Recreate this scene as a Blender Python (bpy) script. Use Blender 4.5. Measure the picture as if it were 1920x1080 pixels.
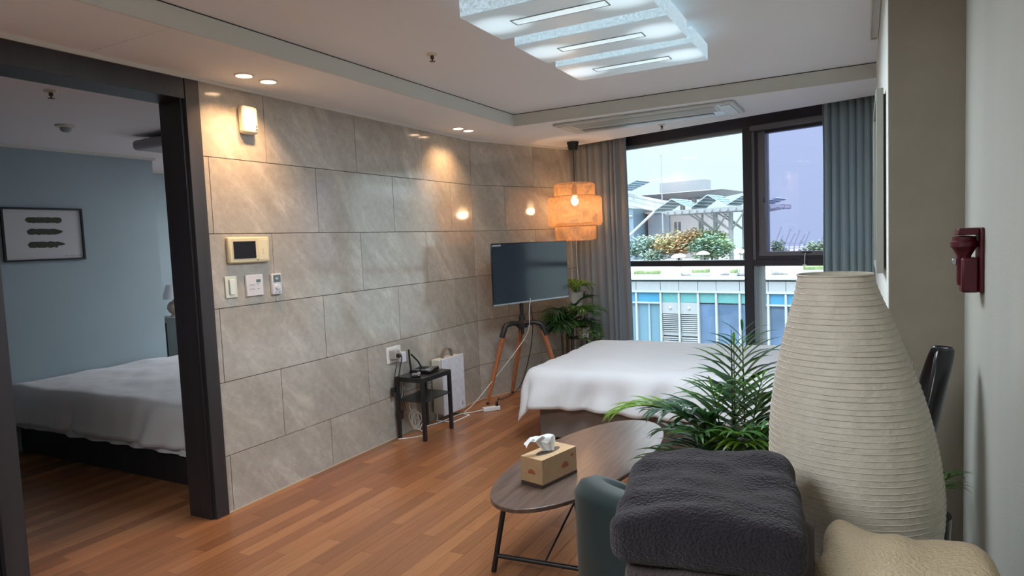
import bpy, bmesh, math, random
from mathutils import Vector, Matrix, noise
random.seed(7)
C = bpy.context.scene
for o in list(bpy.data.objects): bpy.data.objects.remove(o)
COL = C.collection
EYE = 1.42
R = math.radians

# ---------------------------------------------------------------- camera
yaw, pitch, roll = R(28.07), R(3.998), R(-2.406)
fw = Vector((-math.sin(yaw)*math.cos(pitch), math.cos(yaw)*math.cos(pitch), -math.sin(pitch)))
r0 = Vector((math.cos(yaw), math.sin(yaw), 0)); u0 = r0.cross(fw)
rt = r0*math.cos(roll)+u0*math.sin(roll); up = -r0*math.sin(roll)+u0*math.cos(roll)
cd = bpy.data.cameras.new('camera'); cam = bpy.data.objects.new('camera', cd); COL.objects.link(cam)
m = Matrix((rt, up, -fw)).transposed().to_4x4(); m.translation = (0, 0, EYE); cam.matrix_world = m
cd.sensor_width = 36; cd.lens = 1237.5/1920*36; cd.clip_start = .02; cd.clip_end = 800
C.camera = cam
# ---------------------------------------------------------------- world, sun, exposure
C.view_settings.view_transform = 'Standard'; C.view_settings.look = 'None'
C.view_settings.exposure = 1.65; C.view_settings.gamma = 1; C.view_settings.use_curve_mapping = False
W = bpy.data.worlds.new('hazy_sky'); C.world = W; W.use_nodes = True
wn = W.node_tree.nodes; wl = W.node_tree.links; wn.clear()
wo = wn.new('ShaderNodeOutputWorld'); bg = wn.new('ShaderNodeBackground'); tc = wn.new('ShaderNodeTexCoord')
sp = wn.new('ShaderNodeSeparateXYZ'); rp = wn.new('ShaderNodeValToRGB')
wl.new(tc.outputs['Generated'], sp.inputs[0]); wl.new(sp.outputs['Z'], rp.inputs[0])
rp.color_ramp.elements[0].position = 0.0; rp.color_ramp.elements[0].color = (.094, .114, .120, 1)
rp.color_ramp.elements[1].position = 1.0; rp.color_ramp.elements[1].color = (1.08, 1.14, 1.25, 1)   # overcast: zenith about three times the horizon
e_ = rp.color_ramp.elements.new(.18); e_.color = (.102, .122, .129, 1)
wl.new(rp.outputs[0], bg.inputs[0]); bg.inputs[1].default_value = 3.3; wl.new(bg.outputs[0], wo.inputs[0])
sd = bpy.data.lights.new('sun', 'SUN'); sd.energy = .3; sd.angle = R(8); sd.color = (1, .97, .92)
sun = bpy.data.objects.new('sun', sd); COL.objects.link(sun); sun.rotation_euler = (R(48), 0, R(-25))

def area(name, loc, rot, sx, sy, e, col):
    d = bpy.data.lights.new(name, 'AREA'); d.shape = 'RECTANGLE'; d.size = sx; d.size_y = sy; d.energy = e; d.color = col
    o = bpy.data.objects.new(name, d); COL.objects.link(o); o.location = loc; o.rotation_euler = rot; return o
# added fill light behind the camera, an unseen source to brighten the interior
area('entry_fill_light', (-1.4, -.5, 2.42), (0, 0, 0), 1.2, 1.2, 22, (.93, .97, 1))
area('bedroom_fill_light', (-4.6, 5.4, 2.28), (0, 0, 0), .8, .8, 19, (.9, .95, 1))  # added unseen fill light that brightens the bedroom
area('living_ceiling_light', (-1.1, 2.95, 2.32), (0, 0, 0), .7, 1.2, 18, (.80, .91, 1))

# ---------------------------------------------------------------- helpers
def empty(name, loc=(0, 0, 0), rz=0):
    o = bpy.data.objects.new(name, None); COL.objects.link(o); o.location = loc; o.rotation_euler = (0, 0, rz)
    o.empty_display_size = .05; return o
def tag(o, label, cat, group=None):
    o['label'] = label; o['category'] = cat
    if group: o['group'] = group
    return o
def thing(name, label, cat, loc=(0, 0, 0), rz=0, group=None): return tag(empty(name, loc, rz), label, cat, group)
def obj(name, bm, mt, parent=None, smooth=False, bevel=0, label=None, seg=2):
    me = bpy.data.meshes.new(name)
    bmesh.ops.recalc_face_normals(bm, faces=bm.faces)
    bm.to_mesh(me); bm.free(); me.materials.append(mt)
    if smooth:
        me.polygons.foreach_set('use_smooth', [True]*len(me.polygons))
        if smooth != 'all': me.set_sharp_from_angle(angle=R(40))
    o = bpy.data.objects.new(name, me); COL.objects.link(o)
    if parent: o.parent = parent
    if bevel:
        b = o.modifiers.new('bevel', 'BEVEL'); b.width = bevel; b.segments = seg; b.limit_method = 'ANGLE'
        me.polygons.foreach_set('use_smooth', [True]*len(me.polygons)); me.set_sharp_from_angle(angle=R(60))
    if label: o['label'] = label
    return o
def struct(name, bm=None, mt=None, parent=None, **k):
    o = obj(name, bm, mt, parent, **k) if bm else empty(name)
    o['kind'] = 'structure'; return o
def inst(name, me, parent, mat4, label=None):
    o = bpy.data.objects.new(name, me); COL.objects.link(o); o.parent = parent; o.matrix_local = mat4
    if label: o['label'] = label
    return o
def B(*boxes):
    bm = bmesh.new()
    for b in boxes: box(bm, *b)
    return bm
def box(bm, x0, x1, y0, y1, z0, z1, M=None):
    vs = [bm.verts.new((x, y, z)) for x in (x0, x1) for y in (y0, y1) for z in (z0, z1)]
    for f in ((0, 1, 3, 2), (4, 6, 7, 5), (0, 4, 5, 1), (2, 3, 7, 6), (0, 2, 6, 4), (1, 5, 7, 3)):
        bm.faces.new([vs[i] for i in f])
    if M: bmesh.ops.transform(bm, matrix=M, verts=vs)
    return vs
def tube(pts, r, n=8, bm=None, cap=True, radii=None):
    bm = bm or bmesh.new(); pts = [Vector(p) for p in pts]; rings = []
    ref = None
    for i, p in enumerate(pts):
        d = (pts[min(i+1, len(pts)-1)]-pts[max(i-1, 0)]).normalized()
        if ref is None: ref = Vector((0, 0, 1)) if abs(d.z) < .9 else Vector((1, 0, 0))
        a = d.cross(ref).normalized(); b = a.cross(d).normalized(); ref = b
        rr = radii[i] if radii else r
        rings.append([bm.verts.new(p+a*rr*math.cos(2*math.pi*k/n)+b*rr*math.sin(2*math.pi*k/n)) for k in range(n)])
    for i in range(len(rings)-1):
        for k in range(n):
            bm.faces.new((rings[i][k], rings[i][(k+1) % n], rings[i+1][(k+1) % n], rings[i+1][k]))
    if cap: bm.faces.new(rings[0]); bm.faces.new(rings[-1])
    return bm
def lathe(prof, n=32, bm=None, cx=0, cy=0, cap=True, shear=(0, 0)):
    bm = bm or bmesh.new(); rings = []
    for r, z in prof:
        rings.append([bm.verts.new((cx+shear[0]*z+r*math.cos(2*math.pi*k/n), cy+shear[1]*z+r*math.sin(2*math.pi*k/n), z)) for k in range(n)])
    for i in range(len(rings)-1):
        for k in range(n): bm.faces.new((rings[i][k], rings[i][(k+1) % n], rings[i+1][(k+1) % n], rings[i+1][k]))
    if cap: bm.faces.new(rings[0]); bm.faces.new(rings[-1])
    return bm
def smooth_path(pts, k=6):
    P = [Vector(p) for p in pts]; out = []
    for i in range(len(P)-1):
        a = P[max(i-1, 0)]; b = P[i]; c = P[i+1]; d = P[min(i+2, len(P)-1)]
        for j in range(k):
            t = j/k
            out.append(.5*((2*b)+(c-a)*t+(2*a-5*b+4*c-d)*t*t+(3*b-a-3*c+d)*t**3))
    out.append(P[-1]); return out
def prism(bm, pts, z0, z1):
    a = [bm.verts.new((x, y, z0)) for x, y in pts]; b = [bm.verts.new((x, y, z1)) for x, y in pts]; n = len(pts)
    bm.faces.new(a); bm.faces.new(b)
    for i in range(n): bm.faces.new((a[i], a[(i+1) % n], b[(i+1) % n], b[i]))
    return bm
def soft_slab(w, d, h, r, n=26, amp=.004, sc=9, seed=0, sag=None):
    """rounded soft block centred on x,y with base z=0"""
    bm = bmesh.new(); bmesh.ops.create_cube(bm, size=1)
    bmesh.ops.subdivide_edges(bm, edges=bm.edges, cuts=n, use_grid_fill=True)
    for v in bm.verts:
        p = Vector((v.co.x*w, v.co.y*d, v.co.z*h)); q = Vector((max(-w/2+r, min(w/2-r, p.x)), max(-d/2+r, min(d/2-r, p.y)), max(-h/2+r, min(h/2-r, p.z))))
        e = p-q
        if e.length > 1e-6: p = q+e.normalized()*r
        nn = noise.noise(Vector((p.x*sc+seed, p.y*sc, p.z*sc)))*amp+noise.noise(Vector((p.x*sc*3+seed, p.y*sc*3, p.z*sc*3)))*amp*.35
        up_ = max(0, p.z/h+.5)
        p = p+Vector((0, 0, nn))*up_+(Vector((p.x, p.y, 0)).normalized()*nn*.7 if p.xy.length > 1e-5 else Vector())
        p.z += h/2
        if sag: p.z += sag(p.x/w, p.y/d)*up_
        v.co = p
    return bm

# ---------------------------------------------------------------- materials
MATS = {}
def mat(name, col, rough=.5, metal=0, var=None, bump=None, sheen=0, emis=None, trans=0, spec=.5, coat=0, rand=0, alpha=None, sub=0):
    """var=(scale, amount, stretch xyz) ; bump=(scale, strength, stretch)"""
    if name in MATS: return MATS[name]
    m = bpy.data.materials.new(name); m.use_nodes = True; N = m.node_tree.nodes; L = m.node_tree.links
    b = N['Principled BSDF']; b.inputs['Base Color'].default_value = (*col, 1); b.inputs['Roughness'].default_value = rough
    b.inputs['Metallic'].default_value = metal; b.inputs['Specular IOR Level'].default_value = spec
    if sheen: b.inputs['Sheen Weight'].default_value = sheen; b.inputs['Sheen Roughness'].default_value = .4
    if coat: b.inputs['Coat Weight'].default_value = coat; b.inputs['Coat Roughness'].default_value = .08
    if trans: b.inputs['Transmission Weight'].default_value = trans
    if emis: b.inputs['Emission Color'].default_value = (*emis[0], 1); b.inputs['Emission Strength'].default_value = emis[1]
    tcn = N.new('ShaderNodeTexCoord')
    def nz(scale, st, det=4):
        mp = N.new('ShaderNodeMapping'); mp.inputs['Scale'].default_value = st or (1, 1, 1); L.new(tcn.outputs['Object'], mp.inputs[0])
        n = N.new('ShaderNodeTexNoise'); n.inputs['Scale'].default_value = scale; n.inputs['Detail'].default_value = det
        if rand:
            oi = N.new('ShaderNodeObjectInfo'); ml = N.new('ShaderNodeMath'); ml.operation = 'MULTIPLY'; ml.inputs[1].default_value = 40
            L.new(oi.outputs['Random'], ml.inputs[0]); n.noise_dimensions = '4D'; L.new(ml.outputs[0], n.inputs['W'])
        L.new(mp.outputs[0], n.inputs['Vector']); return n
    if var:
        n = nz(var[0], var[2] if len(var) > 2 else None); rr = N.new('ShaderNodeValToRGB'); a = var[1]
        rr.color_ramp.elements[0].position = .3; rr.color_ramp.elements[1].position = .7
        rr.color_ramp.elements[0].color = (*[c*(1-a) for c in col], 1); rr.color_ramp.elements[1].color = (*[min(1, c*(1+a)) for c in col], 1)
        L.new(n.outputs[0], rr.inputs[0]); L.new(rr.outputs[0], b.inputs['Base Color'])
    if bump:
        n = nz(bump[0], bump[2] if len(bump) > 2 else None); bp = N.new('ShaderNodeBump'); bp.inputs['Strength'].default_value = bump[1]; bp.inputs['Distance'].default_value = .01
        L.new(n.outputs[0], bp.inputs['Height']); L.new(bp.outputs[0], b.inputs['Normal'])
    MATS[name] = m; return m
def mix_transparent(name, tint, gloss=.08, rough=.02, fac_gloss=None, gcol=(1, 1, 1)):
    m = bpy.data.materials.new(name); m.use_nodes = True; N = m.node_tree.nodes; L = m.node_tree.links; N.clear()
    o = N.new('ShaderNodeOutputMaterial'); t = N.new('ShaderNodeBsdfTransparent'); g = N.new('ShaderNodeBsdfGlossy'); mx = N.new('ShaderNodeMixShader')
    t.inputs[0].default_value = (*tint, 1); g.inputs['Roughness'].default_value = rough; g.inputs[0].default_value = (*gcol, 1)
    fr = N.new('ShaderNodeFresnel'); fr.inputs[0].default_value = 1.35
    ml = N.new('ShaderNodeMath'); ml.operation = 'ADD'; ml.inputs[1].default_value = gloss; L.new(fr.outputs[0], ml.inputs[0])
    L.new(ml.outputs[0], mx.inputs[0]); L.new(t.outputs[0], mx.inputs[1]); L.new(g.outputs[0], mx.inputs[2]); L.new(mx.outputs[0], o.inputs[0])
    return m
def add_translucent(m, col, fac):
    N = m.node_tree.nodes; L = m.node_tree.links; b = N['Principled BSDF']; o = [n for n in N if n.type == 'OUTPUT_MATERIAL'][0]
    t = N.new('ShaderNodeBsdfTranslucent'); t.inputs[0].default_value = (*col, 1); mx = N.new('ShaderNodeMixShader'); mx.inputs[0].default_value = fac
    L.new(b.outputs[0], mx.inputs[1]); L.new(t.outputs[0], mx.inputs[2]); L.new(mx.outputs[0], o.inputs[0]); return m

def plank_mat():
    m = bpy.data.materials.new('merbau_plank'); m.use_nodes = True; N = m.node_tree.nodes; L = m.node_tree.links; b = N['Principled BSDF']
    tcn = N.new('ShaderNodeTexCoord'); oi = N.new('ShaderNodeObjectInfo'); at = N.new('ShaderNodeAttribute'); at.attribute_name = 'rnd'
    ad = N.new('ShaderNodeMath'); ad.operation = 'ADD'; L.new(oi.outputs['Random'], ad.inputs[0]); L.new(at.outputs['Fac'], ad.inputs[1])
    fr = N.new('ShaderNodeMath'); fr.operation = 'FRACT'; L.new(ad.outputs[0], fr.inputs[0])
    rr = N.new('ShaderNodeValToRGB'); el = rr.color_ramp.elements
    el[0].position = 0; el[0].color = (.19, .076, .034, 1); el[1].position = 1; el[1].color = (.38, .165, .070, 1)
    for p, c in ((.25, (.285, .118, .048, 1)), (.5, (.245, .096, .041, 1)), (.75, (.33, .138, .056, 1))):
        e = el.new(p); e.color = c
    L.new(fr.outputs[0], rr.inputs[0])
    ml = N.new('ShaderNodeMath'); ml.operation = 'MULTIPLY'; ml.inputs[1].default_value = 50; L.new(fr.outputs[0], ml.inputs[0])
    mp = N.new('ShaderNodeMapping'); mp.inputs['Scale'].default_value = (60, 3, 10); L.new(tcn.outputs['Object'], mp.inputs[0])
    n = N.new('ShaderNodeTexNoise'); n.noise_dimensions = '4D'; n.inputs['Scale'].default_value = 1.2; n.inputs['Detail'].default_value = 5
    L.new(mp.outputs[0], n.inputs['Vector']); L.new(ml.outputs[0], n.inputs['W'])
    r2 = N.new('ShaderNodeMapRange'); r2.inputs[3].default_value = .72; r2.inputs[4].default_value = 1.28; L.new(n.outputs[0], r2.inputs[0])
    mx = N.new('ShaderNodeMix'); mx.data_type = 'RGBA'; mx.blend_type = 'MULTIPLY'; mx.inputs[0].default_value = 1
    L.new(rr.outputs[0], mx.inputs[6]); L.new(r2.outputs[0], mx.inputs[7]); L.new(mx.outputs[2], b.inputs['Base Color'])
    b.inputs['Roughness'].default_value = .27; b.inputs['Specular IOR Level'].default_value = .65
    bp = N.new('ShaderNodeBump'); bp.inputs['Strength'].default_value = .06; L.new(n.outputs[0], bp.inputs['Height']); L.new(bp.outputs[0], b.inputs['Normal'])
    return m
def tile_mat():
    m = bpy.data.materials.new('greige_stone_tile'); m.use_nodes = True; N = m.node_tree.nodes; L = m.node_tree.links; b = N['Principled BSDF']
    tcn = N.new('ShaderNodeTexCoord'); oi = N.new('ShaderNodeObjectInfo')
    ml = N.new('ShaderNodeMath'); ml.operation = 'MULTIPLY'; ml.inputs[1].default_value = 30; L.new(oi.outputs['Random'], ml.inputs[0])
    mp = N.new('ShaderNodeMapping'); mp.inputs['Rotation'].default_value = (R(50), 0, 0); 
    L.new(tcn.outputs['Object'], mp.inputs[0]); mq = N.new('ShaderNodeMapping'); mq.inputs['Scale'].default_value = (1, 1.0, 3.2); L.new(mp.outputs[0], mq.inputs[0]); mp = mq
    n = N.new('ShaderNodeTexNoise'); n.noise_dimensions = '4D'; n.inputs['Scale'].default_value = 1.6; n.inputs['Detail'].default_value = 9; n.inputs['Roughness'].default_value = .68; n.inputs['Distortion'].default_value = .6
    L.new(mp.outputs[0], n.inputs['Vector']); L.new(ml.outputs[0], n.inputs['W'])
    rr = N.new('ShaderNodeValToRGB'); el = rr.color_ramp.elements
    el[0].position = .30; el[0].color = (.34, .31, .27, 1); el[1].position = .72; el[1].color = (.62, .58, .53, 1)
    e = el.new(.55); e.color = (.43, .40, .355, 1)
    L.new(n.outputs[0], rr.inputs[0])
    n2 = N.new('ShaderNodeTexNoise'); n2.noise_dimensions = '4D'; n2.inputs['Scale'].default_value = 26; n2.inputs['Detail'].default_value = 8; n2.inputs['Roughness'].default_value = .75
    L.new(tcn.outputs['Object'], n2.inputs['Vector']); L.new(ml.outputs[0], n2.inputs['W'])
    r2 = N.new('ShaderNodeMapRange'); r2.inputs[1].default_value = .3; r2.inputs[2].default_value = .7; r2.inputs[3].default_value = .86; r2.inputs[4].default_value = 1.14; L.new(n2.outputs[0], r2.inputs[0])
    mx = N.new('ShaderNodeMix'); mx.data_type = 'RGBA'; mx.blend_type = 'MULTIPLY'; mx.inputs[0].default_value = 1
    L.new(rr.outputs[0], mx.inputs[6]); L.new(r2.outputs[0], mx.inputs[7]); L.new(mx.outputs[2], b.inputs['Base Color'])
    r3 = N.new('ShaderNodeMapRange'); r3.inputs[3].default_value = .05; r3.inputs[4].default_value = .15; L.new(n.outputs[0], r3.inputs[0]); L.new(r3.outputs[0], b.inputs['Roughness'])
    b.inputs['Specular IOR Level'].default_value = .95
    bp = N.new('ShaderNodeBump'); bp.inputs['Strength'].default_value = .035; bp.inputs['Distance'].default_value = .004; L.new(n2.outputs[0], bp.inputs['Height']); L.new(bp.outputs[0], b.inputs['Normal'])
    return m

M_plank = plank_mat(); M_tile = tile_mat()
M_grout = mat('dark_grout', (.05, .045, .04), .9)
M_ceil = mat('matte_white_ceiling_paper', (.84, .86, .89), .9, bump=(180, .08))
M_trim = mat('satin_white_trim', (.66, .66, .62), .5)
M_cove = mat('pale_cove_paint', (.66, .68, .63), .7)
M_wallp = mat('cream_wallpaper', (.33, .30, .245), .85, var=(7, .05), bump=(220, .12))
M_wallr = mat('pale_grey_wallpaper', (.42, .42, .375), .85, var=(3, .06, (1, 1, .2)), bump=(220, .12))
M_blue = mat('blue_grey_wallpaper', (.34, .42, .46), .85, var=(2, .04), bump=(200, .1))
M_dark = mat('dark_espresso_wood', (.020, .017, .020), .42, var=(6, .35, (1, 1, .08)), bump=(60, .1, (1, 1, .06)))
M_darkf = mat('dark_grey_brown_wood_face', (.030, .028, .032), .42, var=(8, .25, (1, 1, .08)), bump=(60, .1, (1, 1, .06)))
M_frame = mat('dark_bronze_aluminium', (.035, .033, .042), .4, metal=.3)
M_frame2 = mat('grey_bronze_aluminium', (.13, .125, .135), .4, metal=.3)
M_gask = mat('grey_bead_and_lit_side', (.20, .23, .25), .5)
M_black = mat('black_powder_coat', (.012, .012, .014), .4)
M_blackp = mat('black_gloss_plastic', (.01, .01, .014), .12, coat=.5)
M_white = mat('white_plastic', (.72, .72, .70), .35)
M_whited = mat('white_plastic_warm', (.70, .67, .58), .4)
M_cream = mat('yellowed_cream_plastic', (.70, .60, .38), .4)
M_screen = mat('dark_lcd_screen', (.015, .016, .022), .12)
M_lcd = mat('grey_lcd', (.12, .17, .18), .2)
M_greyp = mat('light_grey_print', (.35, .36, .38), .5)

# ================================================================ STRUCTURE
# ---- floor
WX, WY = .078, .90
floor = struct('floor', B((-7.5, .6, -2.0, 7.6, -.08, -.012)), M_grout)
rows = []; x = -7.0
k = 0
while x < .45:
    off = (k*0.37+random.uniform(-.12, .12)) % 1
    y = -1.9-WY*off
    while y < 7.4:
        rows.append((x+WX/2, y, y+WY)); y += WY
    x += WX; k += 1
def vis(cx, cy):
    if -3.25 < cx < .1 and cy > 1.6: return True
    return -5.2 < cx <= -3.25 and 1.2 < cy < 2.9
cand = [r for r in rows if vis(r[0], (r[1]+r[2])/2)]
cand.sort(key=lambda r: math.hypot(r[0], (r[1]+r[2])/2)); near = set(cand[:298])
def plankbm(x0, x1, y0, y1): return B((x0, x1, y0, y1, -.012, 0))
pl_me = None
g = .0006
for r in near:
    if pl_me is None:
        o = obj('plank', plankbm(-WX/2+g, WX/2-g, -WY/2+g, WY/2-g), M_plank, floor); pl_me = o.data
        o.location = (r[0], (r[1]+r[2])/2, 0)
    else: inst('plank', pl_me, floor, Matrix.Translation((r[0], (r[1]+r[2])/2, 0)))
bm = bmesh.new(); lay = []
for r in rows:
    if r in near: continue
    box(bm, r[0]-WX/2+g, r[0]+WX/2-g, r[1]+g, r[2]-g, -.012, 0); lay += [random.random()]*6
o = obj('plank', bm, M_plank, floor); o['kind'] = 'stuff'
a = o.data.attributes.new('rnd', 'FLOAT', 'FACE'); a.data.foreach_set('value', lay)

# ---- tiled left wall (two segments), every tile its own piece
ZR = [0, .315, .72, 1.125, 1.53, 1.94, 2.346]
tile_cache = {}
def tile(parent, w, z0, z1, M):
    key = (round(w, 3), round(z0, 3), round(z1, 3)); h = z1-z0; gg = .0018
    if key not in tile_cache:
        bm = B((0, .009, gg, w-gg, gg, h-gg)); bmesh.ops.bevel(bm, geom=bm.edges, offset=.0008, segments=1, affect='EDGES')
        o = obj('tile', bm, M_tile, parent); tile_cache[key] = o.data; o.matrix_local = M
    else: inst('tile', tile_cache[key], parent, M)
def tiled(parent, length, offs, M0):
    for i in range(6):
        z0, z1 = ZR[i], ZR[i+1]; js = [0]+[j for j in offs[i % 2] if 0.004 < j < length-.01]+[length]
        for a_, b_ in zip(js[:-1], js[1:]): tile(parent, b_-a_, z0, z1, M0 @ Matrix.Translation((0, a_, z0)))
XL = -3.076
wall_left = struct('wall_left', B((-3.25, XL-.009, 2.36, 5.12, 0, 2.5)), M_grout)
# rows from the floor up: even index rows carry joints at 2.395+.78k, odd at 2.79+.78k
y0 = 2.36
evn = [2.395-y0+.78*k for k in range(5)]; odd = [2.79-y0+.78*k-.001 for k in range(5)]
tiled(wall_left, 5.08-y0, (evn, odd), Matrix.Translation((XL-.009, y0, 0)))
AS = R(20); sx, sy = math.sin(AS), math.cos(AS)
wall_c = struct('wall_corner'); L2 = 1.43
wall_c.location = (XL, 5.08, 0); wall_c.rotation_euler = (0, 0, -AS)
obj('backing', B((-.2, -.009, -.03, L2+.2, 0, 2.5)), M_grout, wall_c)
tiled(wall_c, L2, ([.387, 1.167], [.775]), Matrix.Translation((-.009, 0, 0)))
# left wall toward the camera, header above the bedroom opening
struct('wall_entry', B((-3.25, XL, -2.0, .85, 0, 2.5)), M_wallp)
struct('wall_header', B((-3.25, XL-.03, .85, 2.36, 2.335, 2.5)), M_wallp)
# door frame of the bedroom opening
d1 = struct('door_1')
obj('frame_post', B((-3.27, XL+.012, 2.276, 2.357, 0, 2.345)), M_darkf, d1, bevel=.002)
obj('frame_jamb', B((-3.262, XL-.012, 2.262, 2.2755, 0, 2.222)), M_dark, d1)
obj('frame_header', B((-3.27, XL+.008, .86, 2.274, 2.222, 2.345)), M_darkf, d1, bevel=.002)
obj('frame_post', B((-3.27, XL+.012, 1.30, 1.385, 0, 2.222)), M_darkf, d1, bevel=.003)
obj('door_leaf', B((-3.20, XL-.022, .86, 1.298, 0.01, 2.22)), M_dark, d1, bevel=.002)
# trims at tile top
struct('trim_1', B((XL, XL+.018, .0, 5.085, 2.326, 2.346)), M_trim)
bm = bmesh.new(); box(bm, 0, .018, .0, L2, 2.326, 2.346, Matrix.Translation((XL, 5.08, 0)) @ Matrix.Rotation(-AS, 4, 'Z')); struct('trim_2', bm, M_trim)
bm = B((XL+.0005, XL+.006, 2.36, 5.08, .0005, .006)); box(bm, 0.0005, .006, 0, L2, .0005, .006, Matrix.Translation((XL, 5.08, 0)) @ Matrix.Rotation(-AS, 4, 'Z'))
struct('baseboard_left', bm, mat('pale_sealant', (.55, .42, .28), .6))

# ---- window-wall frame: s along the wall, c outward
AW = R(16.4); N2 = Vector((math.sin(AW), math.cos(AW), 0)); U2 = Vector((math.cos(AW), -math.sin(AW), 0))
MW = Matrix.Rotation(-AW, 4, 'Z')           # local x = s, local y = c
def SC(s, c, z=0): p = U2*s+N2*c; return Vector((p.x, p.y, z))
# ceiling: soffit ring at 2.346, raised field at 2.44
ceil = struct('ceiling', B((-2.475, .09, -2.0, 4.79, 2.44, 2.5)), M_ceil)
bm = B((-3.076, -2.475, -2.0, 1.80, 2.346, 2.436)); bm2 = B((-3.076, -2.475, 1.803, 4.79, 2.346, 2.436))
obj('soffit_panel', bm, M_ceil, ceil); obj('soffit_panel', bm2, M_ceil, ceil)
def edge_y(x, c): return (c-x*math.sin(AW))/math.cos(AW)
pts = [(-3.2, 4.79), (.09, 4.79), (.09, edge_y(.09, 5.22)), (-3.2, edge_y(-3.2, 5.22))]
obj('soffit_panel', prism(bmesh.new(), pts, 2.346, 2.436), M_ceil, ceil)
obj('ceiling_backing', B((-3.4, .5, -2.0, 7.2, 2.5, 2.56)), M_ceil, ceil)
pk = prism(bmesh.new(), [(-3.2, edge_y(-3.2, 5.2201)), (.09, edge_y(.09, 5.2201)), (.09, edge_y(.09, 5.42)), (-3.2, edge_y(-3.2, 5.42))], 2.41, 2.436)
obj('curtain_pocket', pk, M_ceil, ceil)
# cove faces with shadow gap and bead
obj('cove_face', B((-2.477, -2.470, -2.0, 4.79, 2.349, 2.434)), M_cove, ceil); obj('cove_face', B((-2.470, .085, 4.783, 4.79, 2.349, 2.434)), M_cove, ceil)
obj('shadow_gap', B((-2.474, -2.471, -2, 4.785, 2.4345, 2.4395), (-2.47, .085, 4.784, 4.787, 2.4345, 2.4395)), M_dark, ceil)
obj('edge_bead', B((-2.478, -2.467, -2.0, 4.79, 2.343, 2.3495)), M_trim, ceil); obj('edge_bead', B((-2.467, .085, 4.780, 4.79, 2.343, 2.3495)), M_trim, ceil)
# right side
struct('wall_right', B((.08, .55, 2.69, 6.3, 0, 2.5)), mat('window_lit_wallpaper', (.68, .70, .66), .8))  # paler than the near wallpaper: grazing window light put into the colour
struct('wall_return', B((.081, .56, 2.665, 2.69, 0, 2.5)), M_wallp)
struct('wall_near', B((.302, .56, -2.0, 2.665, 0, 2.5)), M_wallr)
struct('wall_back', B((-7.5, .56, -2.1, -2.0, 0, 2.56)), M_wallp)
struct('ceiling_entry', B((.085, .305, -2.0, 2.67, 2.44, 2.5)), M_ceil)

# ---- window (structure)
def wbox(s0, s1, c0, c1, z0, z1): bm = bmesh.new(); box(bm, s0, s1, c0, c1, z0, z1, MW); return bm
CW = 5.42
win = struct('window_1')
obj('frame_head', wbox(-4.35, -1.42, CW-.03, CW+.12, 2.292, 2.44), M_frame, win)
obj('glazing_bead', wbox(-4.2, -2.51, CW+.012, CW+.07, 2.262, 2.291), M_gask, win)
obj('frame_mullion', wbox(-2.513, -2.44, CW-.03, CW+.12, 0, 2.2915), M_frame, win)
obj('frame_rail', wbox(-4.3, -2.5135, CW-.03, CW+.12, 1.132, 1.183), M_frame, win)
obj('frame_rail', wbox(-2.4395, -1.45, CW-.03, CW+.12, 1.132, 1.183), M_frame, win)
obj('frame_sill', wbox(-4.35, -1.42, CW-.04, CW+.12, 0, .1), M_frame, win)
obj('frame_side', wbox(-2.4395, -2.395, CW-.01, CW+.12, .1, 1.1315), M_gask, win)  # lighter grey paints the daylight on the deeper mullion side
obj('frame_side', wbox(-4.35, -4.2, CW-.03, CW+.12, .1, 2.2915), M_frame, win)
obj('frame_side', wbox(-1.50, -1.42, CW-.03, CW+.12, .1, 2.2915), M_frame, win)
obj('casement_head', wbox(-2.4395, -2.3216, CW, CW+.05, 2.2355, 2.2915), M_frame, win)
ca = obj('casement_frame', wbox(-2.4395, -2.415, CW-.022, CW+.05, 1.2, 2.245), M_frame2, win)
obj('casement_stile', wbox(-2.4145, -2.385, CW-.008, CW+.05, 1.2, 2.245), M_frame, win)
obj('casement_stile', wbox(-2.3845, -2.365, CW-.018, CW+.05, 1.215, 2.235), M_frame2, win)
obj('casement_stile', wbox(-2.3645, -2.322, CW-.03, CW+.05, 1.25, 2.2352), M_frame2, win)
obj('casement_rail', wbox(-2.3845, -1.505, CW-.03, CW+.05, 1.2151, 1.2495), M_frame2, win)
obj('casement_rail', wbox(-2.4145, -1.505, CW-.02, CW+.05, 1.1835, 1.2145), M_frame, win)
obj('casement_rail', wbox(-2.3215, -1.505, CW-.01, CW+.05, 2.222, 2.291), M_frame, win)
obj('screen_cassette', wbox(-2.43, -1.505, CW-.075, CW-.005, 2.246, 2.291), M_frame2, win, bevel=.008)
M_glassL = mix_transparent('clear_cyan_glass', (.93, .98, .98), .02); M_glassR = mix_transparent('casement_glass_with_fine_screen', (.68, .69, .84), .0)
obj('pane', wbox(-4.2, -2.513, CW+.03, CW+.036, 1.183, 2.262), M_glassL, win); obj('pane', wbox(-4.2, -2.513, CW+.03, CW+.036, .1, 1.132), M_glassL, win)
obj('pane', wbox(-2.322, -1.505, CW+.03, CW+.036, 1.2495, 2.222), M_glassR, win); obj('pane', wbox(-2.395, -1.505, CW+.03, CW+.036, .1, 1.132), M_glassL, win)
hd = obj('window_handle', wbox(-2.36, -2.335, CW-.045, CW-.03, 1.60, 1.70), M_frame2, win, bevel=.003)
bm = bmesh.new(); box(bm, -2.352, -2.31, CW-.075, CW-.045, 1.635, 1.655, MW); box(bm, -2.325, -2.307, CW-.08, CW-.06, 1.535, 1.655, MW); obj('lever', bm, M_frame2, hd)
obj('pull_cord', tube([SC(-2.0, CW-.036, 1.24), SC(-2.002, CW-.05, 1.22), SC(-2.006, CW-.05, 1.15), SC(-2.0, CW-.05, 1.145)], .0035, 6), M_white, win)
obj('pull_cord_bead', wbox(-2.02, -1.99, CW-.056, CW-.044, 1.132, 1.144), M_white, win, bevel=.003)
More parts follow.
